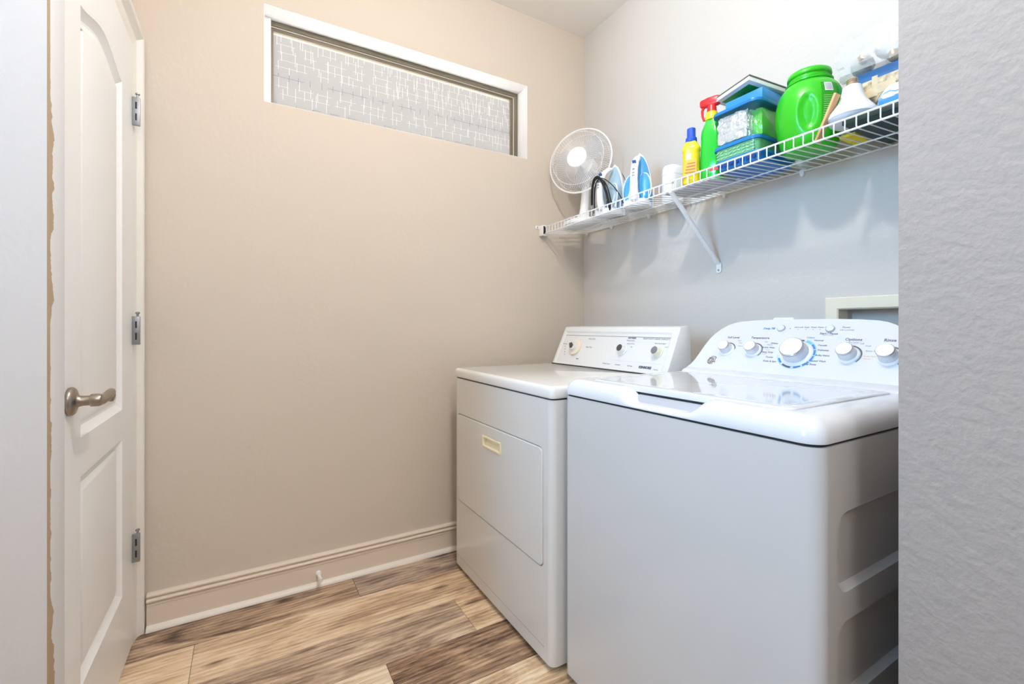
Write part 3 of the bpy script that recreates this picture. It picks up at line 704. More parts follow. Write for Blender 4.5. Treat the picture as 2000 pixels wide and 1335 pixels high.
for (y, v, r, h) in ((0.976,0.0810,0.0185,0.030),(0.882,0.0825,0.0185,0.030),(0.747,0.078,0.033,0.040),(0.612,0.082,0.0205,0.034),(0.520,0.082,0.0205,0.034)):
    F = wknob(y, v, r, h)
    mb = MB()
    if r < 0.03:
        arc_ring(mb, F, r*1.40, r*1.58, -0.75 if y < 0.95 else 0.15, 2.4, 0.0007)
        mb.build('knob_scale', INK, wcon, smooth=False)
    else:
        arc_ring(mb, F, r*1.40, r*1.56, 1.4, 3.0, 0.0007); mb.build('knob_scale', INK, wcon, smooth=False); mb = MB(); arc_ring(mb, F, r*1.40, r*1.56, -2.2, -1.62, 0.0007); mb.build('knob_scale', INK, wcon, smooth=False)
        for a0, a1 in ((-0.95,-0.55),(-0.50,-0.10),(-0.05,0.35),(0.40,0.80),(-1.45,-1.05),(-2.75,-2.35)): 
            mb = MB(); arc_ring(mb, F, r*1.40, r*1.56, a0, a1, 0.0008); mb.build('knob_scale', INKB, wcon, smooth=False)
        for r0, r1, a0, a1 in ((1.58,1.63,-1.0,1.3),(1.38,1.56,0.85,1.25),(1.58,1.63,-3.0,-1.2)):
            mb = MB(); arc_ring(mb, F, r*r0, r*r1, a0, a1, 0.0007); mb.build('knob_scale', INKC, wcon, smooth=False)
for (y, v) in ((0.822,0.1712),(0.680,0.1700)):
    b_ = MB().lathe([(0.0125,0),(0.0125,0.003),(0.0115,0.0045)], 28, frame_w(y,v)).build('push_button', SILVER, wcon)
    MB().lathe([(0.0105,0.004),(0.0100,0.006),(0.004,0.0068)], 28, frame_w(y,v)).build('button_cap', mat('button_face', (0.72,0.75,0.80), 0.25, vary=0.02), b_)
# medallion
F = frame_w(1.014, 0.0345)
med = MB().lathe([(0.0175,0),(0.0175,0.002),(0.0155,0.0032),(0.0145,0.0022)], 36, F).build('medallion', CHROME, wcon)
mb = MB()
mb.tube([F @ Vector((0.0068*math.cos(a)*(1.0 if a < 4 else .8)-0.0035, 0.0070*math.sin(a), 0.0032)) for a in [0.5+i*0.33 for i in range(17)]], 0.0009, 6)
mb.tube([F @ Vector((0.0042+0.005*math.sin(a*1.0)*(a/5), 0.0068*math.cos(a), 0.0032)) for a in [i*0.33 for i in range(17)]], 0.0009, 6)
mb.tube([F @ Vector((0.0122*math.cos(a), 0.0122*math.sin(a), 0.0030)) for a in [i*2*PI/28 for i in range(28)]], 0.0007, 6, closed=True)
mb.build('monogram', INKG, med)
def wtext(s, y, v, size, m=INK, align='CENTER', bold=0.0): text(s, size, frame_w(y, v, 0.0006), m, 'console_print', wcon, align, bold=bold)
wtext('Soil Level', 0.972, 0.1325, 0.0115, INK, bold=0.0002); wtext('Temperature', 0.878, 0.133, 0.0115, INK, bold=0.0002)
wtext('Options', 0.612, 0.1345, 0.0125, INK, bold=0.0002); wtext('Rinse Plus', 0.517, 0.1345, 0.0125, INK, bold=0.0002)
wtext('extra water', 0.612, 0.1245, 0.007, INKG)
wtext('Deep Fill', 0.861, 0.1712, 0.0105, INKB, bold=0.0003); wtext('•', 0.795, 0.171, 0.014, INK)
for s, y in (('Lid Lock',0.770),('Soak',0.747),('Wash',0.727),('Rinse',0.7075),('Spin',0.690)):
    wtext(s, y, 0.1765, 0.0075, INK)
    mb = MB(); mb.lathe([(0.0016,0),(0.0016,0.0006)], 10, frame_w(y, 0.1685)); mb.build('indicator', INKG, wcon)
wtext('Power', 0.640, 0.1765, 0.008, INK); wtext('Lid Locked', 0.637, 0.1675, 0.008, INKG)
wtext('Start / Pause', 0.680, 0.1535, 0.0095, INK, bold=0.0002); wtext('hold to cancel', 0.681, 0.1475, 0.005, INKG)
R = 'LEFT'; Lf = 'RIGHT'
for s, y, v, c in (('Colors',0.738,0.138,INKB),('Normal',0.714,0.1285,INK),('Casuals',0.699,0.1115,INK),('Delicates',0.695,0.0945,INK),('Bulky Items',0.696,0.0765,INK),('Speed Wash',0.703,0.0565,INK),('Deep Rinse',0.722,0.0440,INK)): wtext(s, y-0.002, v, 0.0080, c, R, 0.0001)
for s, y, v, c in (('Whites',0.802,0.113,INK),('Active Wear',0.806,0.0965,INK),('Heavy Duty',0.806,0.079,INK),('Towels',0.800,0.0605,INK),('Drain & Spin',0.785,0.0455,INK)): wtext(s, y+0.011, v, 0.0080, c, Lf, 0.0001)
for s, y, v, c in (('Off',0.594,0.1210,INKG),('Soak',0.580,0.1145,INKG),('Extra Rinse',0.575,0.098,INKG),('Auto Soak',0.576,0.081,INKO),('+ Rinse',0.580,0.073,INKO)): wtext(s, y, v, 0.0072, c, R)
for s, y, v in (('Light',0.952,0.120),('Med',0.944,0.110),('Heavy',0.942,0.098)): wtext(s, y, v, 0.0068, INKG, R)
for s, y, v in (('Hot',0.858,0.118),('Warm',0.846,0.107),('Cool',0.845,0.088),('Cold',0.850,0.072)): wtext(s, y, v, 0.0068, INKG if v > .1 else INKO, R)

# ================================================================= WIRE SHELF
SXF, SXK, SYE = 1.39, 1.681, 2.044
def zsh(x, y):
    f = (x-SXF)/(1.685-SXF); return (1.604-(y-0.488)*0.0154)*(1-f) + (1.624-(y-0.591)*0.0082)*f
def zl(y): return zsh(SXF, y)+0.0335
shelf = thing('wire_shelf', 'long white wire shelf above the washer and dryer', 'shelf', (1.54, 1.1, 1.6))
YE = 0.335
rad = 0.0031
for nm, x, dz in (('front_lower_rail', SXF, 0), ('back_rail', SXK-0.003, 0)):
    MB().tube([(x, YE, zsh(x,YE)), (x, SYE, zsh(x,SYE))], rad, 8).build(nm, WIRE, shelf)
MB().tube([(SXF, YE, zl(YE)), (SXF, SYE, zl(SYE))], rad, 8).build('front_upper_rail', WIRE, shelf)
MB().tube([(1.535, YE, zsh(1.535,YE)-0.005), (1.535, SYE, zsh(1.535,SYE)-0.005)], 0.0024, 6).build('middle_rail', WIRE, shelf)
y = 2.034
wr = 0.0019
k = 0
while y > YE+0.005:
    mb = MB(); z0, z1 = zsh(SXF,y), zsh(SXK,y)
    mb.tube([(SXF-0.002, y, zl(y)+0.001),(SXF-0.003, y, z0+0.006),(SXF+0.002, y, z0+0.001),(SXF+0.008, y, zsh(SXF+.008,y)),(SXK+0.001, y, z1)], wr, 6)
    mb.build('shelf_wire', WIRE, shelf); y -= 0.0265
# brace
mb = MB()
a = Vector((1.392, 1.187, zsh(1.392,1.187)-0.002)); b = Vector((1.678, 1.187, 1.337))
d = (b-a).normalized(); sd = Vector((0,1,0)); nn = d.cross(sd)
mb.loft([[p_ + sd*u + nn*v for u, v in ((-0.008,-0.004),(0.008,-0.004),(0.008,0.004),(0.004,0.004),(0.004,0.0),(-0.004,0.0),(-0.004,0.004),(-0.008,0.004))] for p_ in (a, b)])
br = mb.build('shelf_brace', WIRE, shelf, angle=20)
mb = MB(); pr = rrect(0.022, 0.044, 0.009, 5)
mb.loft([[Vector((XB-dx, 1.187+u, 1.322+v)) for u, v in pr] for dx in (0.001, 0.0065)]); mb.build('brace_foot', WIRE, br, bevel=0.001)
MB().lathe([(0.0042,0),(0.0042,0.0015),(0.002,0.0028)], 12, frame_M((XB-0.0065,1.187,1.311),(0,-1,0),(0,0,1),(-1,0,0))).build('screw', STEEL, br)
mb = MB(); mb.box((SXF-0.006,1.180,zl(1.187)-0.006),(SXF+0.012,1.194,zl(1.187)+0.006)); mb.box((SXF-0.002,1.181,zsh(SXF,1.187)-0.008),(SXF+0.006,1.193,zl(1.187))); mb.build('brace_hook', WIRE, br, bevel=0.002)
# end bracket on the far wall
mb = MB()
mb.box((SXF-0.016, SYE-0.022, zsh(SXF,SYE)-0.012),(SXF+0.012, YA-0.001, zl(SYE)+0.010)); eb = mb.build('end_bracket', WIRE, shelf, bevel=0.003)
MB().box((SXF-0.040, YA-0.005, zl(SYE)-0.008),(SXF-0.014, YA-0.001, zl(SYE)+0.010)).build('bracket_tab', WIRE, eb, bevel=0.002)
MB().lathe([(0.004,0),(0.004,0.002),(0.002,0.003)], 10, frame_M((SXF-0.028,YA-0.005,zl(SYE)+0.001),(1,0,0),(0,0,1),(0,-1,0))).build('screw', STEEL, eb)
MB().box((SXF-0.012, SYE-0.0235, zsh(SXF,SYE)-0.004),(SXF+0.002, SYE-0.0215, zl(SYE)+0.004)).build('bracket_slot', DARK, eb, smooth=False)
for y in (2.02, 1.82, 1.56, 1.16, 0.86):
    mb = MB(); zz = zsh(SXK, y); mb.box((XB-0.014, y-0.007, zz-0.010),(XB-0.001, y+0.007, zz+0.004)); mb.lathe([(0.0065,0),(0.0065,0.010),(0.003,0.013)], 12, frame_M((XB-0.002,y,zz-0.012),(0,1,0),(0,0,1),(-1,0,0)))
    mb.build('wall_clip', WIRE, shelf, bevel=0.0015)
SURF = 0.0021   # top of the deck wires above zsh

# ================================================================= THINGS ON THE SHELF
# ---- table fan
fx, fy = 1.505, 1.85
fz = zsh(fx, fy)+SURF
fan = thing('table_fan', 'white table fan with round wire guard in the shelf corner', 'fan', (fx, fy, fz))
def ell(rx, ry, z, n=40, rot=0.0):
    return [Vector((fx + rx*math.cos(2*PI*i/n)*math.cos(rot) - ry*math.sin(2*PI*i/n)*math.sin(rot), fy + rx*math.cos(2*PI*i/n)*math.sin(rot) + ry*math.sin(2*PI*i/n)*math.cos(rot), fz+z)) for i in range(n)]
MB().loft([ell(a_, b_, z) for a_, b_, z in ((0.094,0.112,0.003),(0.096,0.114,0.007),(0.096,0.114,0.013),(0.088,0.104,0.023),(0.066,0.078,0.034),(0.048,0.056,0.040),(0.03,0.034,0.042))]).build('base', WHITE, fan, angle=50)
hc = Vector((1.485, 1.845, 1.931))
nh = Vector((-0.876, -0.487, 0)); nh.normalize(); nh = (nh + Vector((0,0,0.10))).normalized()
uh = Vector((0,0,1)).cross(nh).normalized(); vh = nh.cross(uh)
FH = frame_M(hc, uh, vh, nh)
MB().tube([(fx+0.020,fy+0.018,fz+0.030),(fx+0.035,fy+0.028,fz+0.10),(fx+0.046,fy+0.033,fz+0.18),(fx+0.056,fy+0.034,fz+0.29)], [0.030,0.023,0.020,0.022], 16).build('neck', WHITE, fan)
MB().box((-0.014,-0.012,0.022),(0.0,0.012,0.05), Matrix.Translation((fx-0.03,fy-0.03,fz))).build('switch_block', WHITE, fan, bevel=0.003)
MB().lathe([(0.02,-0.150),(0.045,-0.145),(0.055,-0.12),(0.056,-0.07),(0.05,-0.045)], 28, FH).build('motor_housing', WHITE, fan)
R0 = 0.168
FW = mat('fan_wire', (0.86,0.87,0.89), 0.35, vary=0.01)
def guard(prof, n, rings, name):
    mb = MB()
    for i in range(n):
        a = 2*PI*i/n; pts = [FH @ Vector((r*math.cos(a+tw), r*math.sin(a+tw), z)) for r, z, tw in prof]
        mb.tube(pts, 0.00078, 3)
    for r, z, t in rings: mb.tube([FH @ Vector((r*math.cos(2*PI*i/60), r*math.sin(2*PI*i/60), z)) for i in range(60)], t, 6, closed=True)
    o = mb.build(name, FW, fan, weld=False); o['kind'] = 'stuff'; return o
guard([(0.050,0.046,0.0),(0.085,0.047,0.01),(0.120,0.042,0.02),(0.147,0.030,0.03),(0.162,0.012,0.03),(R0,0.0,0.03)], 96, [(0.138,0.036,0.0012)], 'front_guard')
guard([(0.052,-0.052,0.0),(0.10,-0.050,0.0),(0.140,-0.038,0.0),(0.160,-0.018,0.0),(R0,0.0,0.0)], 72, [(0.10,-0.050,0.0012),(0.150,-0.03,0.0012)], 'rear_guard')
MB().tube([FH @ Vector((R0*math.cos(2*PI*i/72), R0*math.sin(2*PI*i/72), 0)) for i in range(72)], 0.0042, 8, closed=True).build('guard_rim', WHITE, fan)
cap = MB().lathe([(0.052,0.043),(0.053,0.046),(0.050,0.050),(0.03,0.0525),(0.01,0.053)], 36, FH).build('guard_badge', mat('badge_white', (0.93,0.93,0.93), 0.35, vary=0.01), fan)
FBL = mat('fan_blade', (0.50,0.53,0.60), 0.2, alpha=0.26, vary=0.02)
for k in range(3):
    mb = MB(); a0 = k*2*PI/3 + 0.5; rows = []
    for i in range(9):
        r = 0.03 + 0.115*i/8; wd = 0.55*math.sin(PI*(0.25+0.62*i/8)); row = []
        for j in range(7):
            a = a0 + wd*(j/6-0.5)*1.7 + 0.25*i/8; row.append(FH @ Vector((r*math.cos(a), r*math.sin(a), 0.0 + 0.028*(j/6-0.5))))
        rows.append(row)
    top = [p for p in rows]; thick = [[p - nh*0.0015 for p in r] for r in rows]
    mb.loft(top, False, False, closed=False); mb.loft(thick, False, False, closed=False); mb.build('blade', FBL, fan)
MB().lathe([(0.028,-0.05),(0.03,-0.01),(0.028,0.018),(0.012,0.024)], 24, FH).build('hub', WHITE, fan)

# ---- irons (built upright: heel on z=0, soleplate facing +Y, handle facing -Y)
def make_iron(name, label, loc, rz, accent, face, cord):
    t = thing(name, label, 'iron', loc, (0,0,rz))
    H_ = 0.252
    def half_w(z):
        q = min(1.0, max(0.0, z/H_)); return 0.060*max(0.0, (1-q**2.1))**0.60
    def outline(z, y0, y1, n=14, k=1.0):
        w = max(0.0015, half_w(z)*k); pts = []
        for i in range(n):
            a = PI*i/(n-1); pts.append(Vector((w*math.cos(a), y1 - (y1-y0)*max(0.0, math.sin(a))**0.8, z)))
        return pts
    # sole plate
    n = 16; sp = [(half_w(H_*i/n), H_*i/n) for i in range(n+1)]; loop = [(w, z) for w, z in sp] + [(-w, z) for w, z in reversed(sp[:-1])]
    mb = MB(); mb.loft([[Vector((x*k_, y_, z+dz)) for x, z in loop] for y_, k_, dz in ((0.052,0.98,0),(0.050,1.0,0),(0.044,1.0,0),(0.042,0.97,0))])
    mb.build('sole_plate', CHROME, t, world=False)
    mb = MB(); loops = []
    for i in range(13):
        q = i/12; z = 0.012 + (H_-0.020)*q; loops.append(outline(z, 0.042-0.060*(1-q)**0.8-0.006, 0.042, k=0.94))
    mb.loft(loops); mb.build('body_shell', accent, t, world=False)
    # lower skirt stripe (white rim between shell and sole)
    mb = MB(); mb.loft([[Vector((x*k_, y_, z)) for x, z in loop] for y_, k_ in ((0.042,0.985),(0.034,0.955))]); mb.build('skirt', face, t, world=False)
    # handle spine
    pts = [(0,0.012,0.222),(0,-0.012,0.214),(0,-0.040,0.192),(0,-0.060,0.155),(0,-0.068,0.110),(0,-0.066,0.065),(0,-0.056,0.030),(0,-0.030,0.012)]
    mb = MB(); loops = []
    for i, p_ in enumerate(pts):
        w = (0.010,0.014,0.0155,0.016,0.0165,0.018,0.020,0.022)[i]; th = (0.010,0.012,0.013,0.013,0.013,0.014,0.015,0.012)[i]
        d_ = (Vector(pts[min(i+1,7)])-Vector(pts[max(i-1,0)])).normalized(); nn_ = d_.cross(Vector((1,0,0)))
        loops.append([Vector(p_) + Vector((1,0,0))*w*math.cos(2*PI*j/14) + nn_*th*math.sin(2*PI*j/14) for j in range(14)])
    mb.loft(loops); sp_ = mb.build('handle', face, t, world=False)
    MB().box((-0.008,-0.004,-0.009),(0.008,0.003,0.009), Matrix.Translation((0,-0.0605,0.183)) @ Matrix.Rotation(0.65,4,'X')).build('display_window', mat('iron_blue_window', (0.04,0.13,0.40), 0.2, vary=0.03), sp_, bevel=0.002, world=False)
    for zz in (0.150, 0.133, 0.121): MB().box((-0.005,-0.0022,-0.003),(0.005,0.001,0.003), Matrix.Translation((0,-0.0745-(0.155-zz)*0.09,zz))).build('button', INKG, sp_, world=False, smooth=False)
    mb = MB(); mb.loft([[Vector((x, y, z)) for x, y in rrect(0.112*k_, 0.100*k_, 0.025*k_, 5, 0, -0.006)] for z, k_ in ((0,0.96),(0.003,1.0),(0.016,1.0),(0.024,0.93),(0.030,0.80))])
    mb.build('heel', face, t, world=False, angle=50)
    for s_ in (-1, 1):   # side wings beside the handle
        mb = MB(); loops = []
        for i in range(9):
            q = i/8; z = 0.020+0.128*q; w = 0.002+0.0265*max(0.0, 1-(2*q-1)**2)**0.5
            loops.append([Vector((s_*(0.036-0.010*q) + w*math.cos(2*PI*j/12), -0.022+0.020*q + 0.026*(1-0.55*q)*math.sin(2*PI*j/12), z)) for j in range(12)])
        mb.loft(loops); wg = mb.build('water_tank', accent, t, world=False)
        MB().tube([(s_*0.033+0.0275*math.cos(2*PI*i/28)-s_*0.004*math.sin(2*PI*i/28), -0.015+0.010*math.sin(2*PI*i/28), 0.084+0.064*math.sin(2*PI*i/28)) for i in range(28)], 0.0028, 6, closed=True).build('tank_rim', face, wg, world=False)
    if cord:
        cd = BLACK
        def smooth(p):
            p = [Vector(q) for q in p]
            for _ in range(2):
                r = [p[0]]
                for u, w_ in zip(p, p[1:]): r += [u*0.75+w_*0.25, u*0.25+w_*0.75]
                p = r + [p[-1]]
            return p
        mb = MB()
        for k_, (dx, dy, dz) in enumerate(((0,0,0),(0.006,-0.003,0.004),(-0.006,0.002,0.002),(0.011,0.004,-0.004),(0.003,-0.007,0.008))):
            mb.tube(smooth([(-0.052+dx,-0.060+dy,0.004+0.01*k_),(-0.050+dx,-0.066+dy,0.060),(-0.038+dx,-0.078+dy,0.115),(-0.018+dx,-0.088+dy,0.150+dz),(0.002+dx,-0.088+dy,0.163+dz),(0.022+dx,-0.080+dy,0.152+dz),(0.034+dx,-0.068+dy,0.115),(0.042+dx,-0.058+dy,0.065),(0.046+dx,-0.050+dy,0.012+0.006*k_)]), 0.0032, 7)
        mb.tube(smooth([(0.0,-0.086,0.166),(0.028,-0.068,0.160),(0.052,-0.030,0.125),(0.068,0.005,0.075),(0.074,0.022,0.02)]), 0.0022, 6)
        mb.tube(smooth([(0.012,0.056,0.235),(0.05,0.058,0.165),(0.068,0.06,0.09),(0.074,0.05,0.02)]), 0.0018, 6)
        mb.build('power_cord', cd, t, world=False)['label'] = 'black power cord looped over the handle'
        MB().box((-0.062,-0.074,0.030),(-0.040,-0.056,0.052)).build('plug', mat('plug_grey', (0.25,0.25,0.26), 0.5, vary=0.05), t, world=False, bevel=0.004)
    return t
GB = mat('iron_grey_blue', (0.35,0.50,0.60), 0.25, vary=0.03); BLU = mat('iron_blue', (0.06,0.36,0.72), 0.2, coat=0.4, vary=0.03)
IW = mat('iron_white', (0.84,0.85,0.88), 0.25, vary=0.01)
make_iron('steam_iron', 'grey blue steam iron on its heel with black cord looped over', (1.482, 1.622, zsh(1.49,1.62)+SURF), math.radians(-84), GB, IW, True)
make_iron('steam_iron', 'bright blue and white steam iron standing on its heel without cord', (1.492, 1.452, zsh(1.50,1.45)+SURF), math.radians(-60), BLU, IW, False)

# ---- pale flat sheet under the bottles
o = MB().loft([[Vector((x, y, zsh(x, y)+SURF+dz)) for x, y in rrect(0.21, 0.22, 0.012, 4, 1.525, 1.135)] for dz in (0.0002, 0.003)]).build('plastic_sheet', mat('lavender_grey_plastic', (0.60,0.61,0.68), 0.4, vary=0.03), None, bevel=0.0008)
tag(o, 'pale grey flat plastic sheet lying under the yellow and green bottles', 'sheet')
SH = SURF+0.0035
# ---- white jug behind the yellow bottle
t = thing('plastic_container', 'plain white rounded plastic container behind the yellow bottle', 'container', (1.590, 1.345, zsh(1.56,1.335)+SURF+0.001))
mb = MB(); mb.loft([[Vector((x, y, z)) for x, y in rrect(0.090*k, 0.072*k, 0.030*k, 6)] for z, k in ((0,0.90),(0.006,1.0),(0.10,1.0),(0.130,0.99),(0.148,0.93),(0.158,0.80),(0.163,0.5))]); mb.build('body', WHITE, t, world=False, angle=60)
mb = MB(); mb.loft([[Vector((x, y, z)) for x, y in rrect(0.0915*k, 0.0735*k, 0.031*k, 6)] for z, k in ((0.118,1.0),(0.1195,1.012),(0.124,1.012),(0.1255,1.0))]); mb.build('lid_band', WHITE, t, world=False, angle=60)

# ---- yellow bottle
YEL = mat('yellow_plastic', (0.88,0.66,0.02), 0.25, vary=0.03, vscale=20); BCAP = mat('blue_cap', (0.02,0.09,0.55), 0.3, vary=0.04)
t = thing('cleaner_bottle', 'yellow cleaner bottle with a blue cap near the shelf front', 'bottle', (1.422, 1.118, zsh(1.43,1.118)+SH), (0,0,math.radians(-62)))
mb = MB(); mb.loft([[Vector((x, y, z)) for x, y in rrect(0.060*k, 0.042*k2, 0.017*k, 6)] for z, k, k2 in ((0,0.9,0.9),(0.005,1,1),(0.118,0.96,0.97),(0.122,1.03,1.05),(0.134,1.03,1.05),(0.139,0.95,0.95),(0.150,0.72,0.85),(0.158,0.52,0.75))]); b_ = mb.build('body', YEL, t, world=False, angle=50)
MB().lathe([(0.019,0.155),(0.020,0.157),(0.0195,0.170),(0.0155,0.172),(0.0150,0.205),(0.0125,0.207)], 28).build('cap', BCAP, t, world=False)
mb = MB(); mb.box((-0.020,-0.0222,0.030),(0.022,-0.0206,0.085)); lb = mb.build('label_panel', mat('amber_label', (0.88,0.47,0.05), 0.35, vary=0.05), t, world=False, smooth=False)
MB().box((-0.014,-0.0226,0.088),(0.003,-0.0205,0.108)).build('label_badge', WHITE, t, world=False, smooth=False)
for i in range(4): MB().box((-0.010-0.003*i,-0.0227,0.070-0.011*i),(0.018,-0.0221,0.074-0.011*i)).build('label_print', mat('brown_ink', (0.45,0.12,0.05), 0.5, vary=0.05), lb, world=False, smooth=False)

# ---- green spray bottle
GRN = mat('green_plastic', (0.015,0.50,0.035), 0.18, coat=0.4, vary=0.05, vscale=25); REDP = mat('red_plastic', (0.72,0.025,0.03), 0.28, vary=0.05)
t = thing('spray_bottle', 'green spray bottle with yellow collar and red trigger head', 'bottle', (1.466, 1.064, zsh(1.47,1.064)+SH), (0,0,math.radians(-72)))
mb = MB(); mb.loft([[Vector((x, y, z)) for x, y in rrect(0.078*k, 0.052*k2, 0.020*min(k,k2), 6)] for z, k, k2 in ((0,0.92,0.92),(0.006,1,1),(0.09,1.0,1.0),(0.13,0.92,0.96),(0.165,0.92,0.95),(0.185,0.86,0.9),(0.202,0.66,0.8),(0.214,0.50,0.68),(0.222,0.46,0.66))]); mb.build('body', GRN, t, world=False, angle=60)
MB().lathe([(0.017,0.220),(0.0225,0.222),(0.0225,0.232),(0.019,0.250),(0.0165,0.252)], 24).build('collar', YEL, t, world=False)
mb = MB(); mb.lathe([(0.017,0.250),(0.0165,0.262),(0.015,0.275)], 20)
mb.loft([[Vector((x, y, z)) for y, z in rrect(0.026*k, 0.034*k, 0.008*k, 4, 0, 0.290)] for x, k in ((-0.040,0.62),(-0.036,0.80),(-0.010,1.0),(0.020,1.0),(0.030,0.8))])
hd = mb.build('trigger_head', REDP, t, world=False, angle=50)
MB().tube([(-0.028,0,0.280),(-0.034,0,0.265),(-0.033,0,0.245),(-0.027,0,0.228)], [0.006,0.005,0.0045,0.004], 8).build('trigger', REDP, hd, world=False)
MB().box((0.0,-0.0268,0.03),(0.03,-0.0255,0.045)).build('label_flash', INKR, t, world=False, smooth=False)

# ---- stacked containers
CB = mat('container_blue', (0.015,0.19,0.50), 0.28, vary=0.05, vscale=12); CB2 = mat('tray_blue', (0.01,0.17,0.55), 0.3, vary=0.05)
CGT = mat('container_green', (0.20,0.55,0.28), 0.15, alpha=0.9, vary=0.2, vscale=60)
TEAL = mat('clear_teal', (0.25,0.6,0.6), 0.1, alpha=0.05, vary=0.05)
zt0 = zsh(1.40, 0.92)
tr = MB(); tz = max(zsh(1.415,0.825), zsh(1.62,0.825))+SURF
zb = zsh(1.42,0.91)+SURF
def shell(mb, w, h, r, cx, cy_, z0, z1, wall=0.002, taper=0.94):
    o0 = rrect(w*taper, h*taper, r, 6, cx, cy_); o1 = rrect(w, h, r, 6, cx, cy_)
    i1 = offset_poly(o1, wall); i0 = offset_poly(o0, wall)
    V_ = lambda l, z: [Vector((x, y, z)) for x, y in l]
    mb.loft([V_(o0,z0), V_(o1,z1), V_(i1,z1), V_(i0,z0+wall)])
    return mb
def rim(mb, w, h, r, cx, cy_, z, t=0.010, lip=0.005):
    o1 = rrect(w+2*lip, h+2*lip, r+lip, 6, cx, cy_); i1 = rrect(w-0.006, h-0.006, r, 6, cx, cy_)
    V_ = lambda l, z: [Vector((x, y, z)) for x, y in l]
    mb.loft([V_(i1,z), V_(o1,z), V_(offset_poly(o1,-0.001),z+t*0.5), V_(o1,z+t), V_(i1,z+t), V_(i1,z)], False, False); return mb
ccx, ccy = 1.522, 0.947
ZS = zsh(1.62, 0.83)+SURF+0.001
t = thing('blue_tray', 'blue plastic tray at the bottom of the stack of containers', 'tray', (ccx, ccy-0.02, ZS))
shell(MB(), 0.205, 0.165, 0.022, ccx, ccy-0.012, ZS, ZS+0.026, taper=0.95).build('body', CB2, t)
rim(MB(), 0.205, 0.165, 0.022, ccx, ccy-0.012, ZS+0.022, 0.008, 0.004).build('rim', CB, t)
mb = MB()
for i in range(8): mb.lathe([(0.007,0),(0.007,0.002)], 12, frame_M((ccx-0.1025, ccy-0.09+0.02*i, ZS+0.013),(0,-1,0),(0,0,1),(-1,0,0)))
mb.build('side_dots', mat('navy_dots', (0.01,0.05,0.25), 0.4, vary=0.03), t)
Z1 = ZS+0.031
t = thing('food_container', 'shallow green translucent container with blue rim, second from the stack bottom', 'container', (ccx, ccy, Z1), group=None)
shell(MB(), 0.195, 0.158, 0.022, ccx, ccy, Z1, Z1+0.042, 0.003, 0.96).build('body', CGT, t)
rim(MB(), 0.195, 0.158, 0.022, ccx, ccy, Z1+0.040, 0.011, 0.006).build('lid_rim', CB, t)
MB().box((ccx-0.094,ccy-0.076,Z1+0.044),(ccx+0.094,ccy+0.076,Z1+0.048)).build('lid_panel', CB, t, bevel=0.001)
mb = MB(); rg = random.Random(5)
for i in range(9):
    for j in range(3):
        mb.box((-0.004,-0.006,-0.0015),(0.004,0.006,0.0015), Matrix.Translation((ccx-0.0955+0.0015*(2-j), ccy-0.062+0.0155*i, Z1+0.010+0.010*j)) @ Matrix.Rotation(rg.uniform(-.5,.5),4,'X'))
mb.build('embossed_pattern', mat('pale_green', (0.35,0.62,0.40), 0.3, vary=0.1), t)
Z2 = Z1+0.052
t = thing('food_container', 'clear container with blue rim holding the foil packet, top of the stack', 'container', (ccx, ccy, Z2))
shell(MB(), 0.200, 0.162, 0.024, ccx, ccy, Z2, Z2+0.112, 0.002, 0.95).build('body', TEAL, t)
rim(MB(), 0.200, 0.162, 0.024, ccx, ccy, Z2+0.108, 0.010, 0.007).build('lid_rim', CB, t)
MB().box((ccx-0.097,ccy-0.078,Z2+0.113),(ccx+0.097,ccy+0.078,Z2+0.117)).build('lid_panel', CB, t, bevel=0.001)
def crumple(cx, cy_, cz, sx, sy, sz, amp, fr, seed, n=22):
    bm = bmesh.new(); bmesh.ops.create_cube(bm, size=1.0)
    bmesh.ops.subdivide_edges(bm, edges=bm.edges[:], cuts=n, use_grid_fill=True)
    mb = MB(); bm.verts.index_update()
    vs = []
    for v in bm.verts:
        p = v.co.copy(); q = p.normalized()*0.62; p = p.lerp(q, 0.22)
        d = noise.fractal(p*fr + Vector((seed,seed*2,0)), 0.8, 2.2, 4) 
        c = noise.cell(p*fr*1.6 + Vector((seed,0,3)))
        p = p*(1 + amp*d + amp*0.35*(c-0.5))
        vs.append((cx+p.x*sx, cy_+p.y*sy, cz+p.z*sz))
    mb.add(vs, [tuple(v.index for v in f.verts) for f in bm.faces]); bm.free(); return mb
o = crumple(1.463, 0.963, Z2+0.055, 0.062, 0.112, 0.094, 0.09, 4.6, 2.0).build('foil_packet', mat('crumpled_foil', (0.86,0.86,0.87), 0.22, metal=0.6, bump=1.0, bscale=80, detail=6), None, angle=8)
tag(o, 'crumpled silver foil packet inside the top clear container', 'packet')
o = crumple(1.535, 0.897, Z2+0.054, 0.150, 0.046, 0.092, 0.06, 2.4, 7.0, 16).build('wipes_packet', mat('green_wrapper', (0.14,0.62,0.07), 0.2, bump=0.3, bscale=25, vary=0.35, vscale=12, coat=0.3), None, angle=60)
tag(o, 'shiny green plastic packet beside the foil in the top container', 'packet')
Z3 = Z2+0.1185
o = MB().box((1.452,0.868,Z3),(1.60,1.000,Z3+0.040)).build('blue_box', mat('blue_card', (0.03,0.27,0.68), 0.4, vary=0.12, vscale=14), None, bevel=0.002)
tag(o, 'small bright blue box on the container lid under the booklet', 'box')
Z4 = Z3+0.0405
t = thing('card_game_box', 'flat white and green box lying on top of the container stack', 'box', (1.512, 0.950, Z4+0.0135), (0,math.radians(8),math.radians(-15)))
MB().box((-0.075,-0.078,0.0),(0.085,0.082,0.014)).build('box_body', mat('white_card', (0.74,0.75,0.72), 0.4, vary=0.04), t, bevel=0.001, world=False)
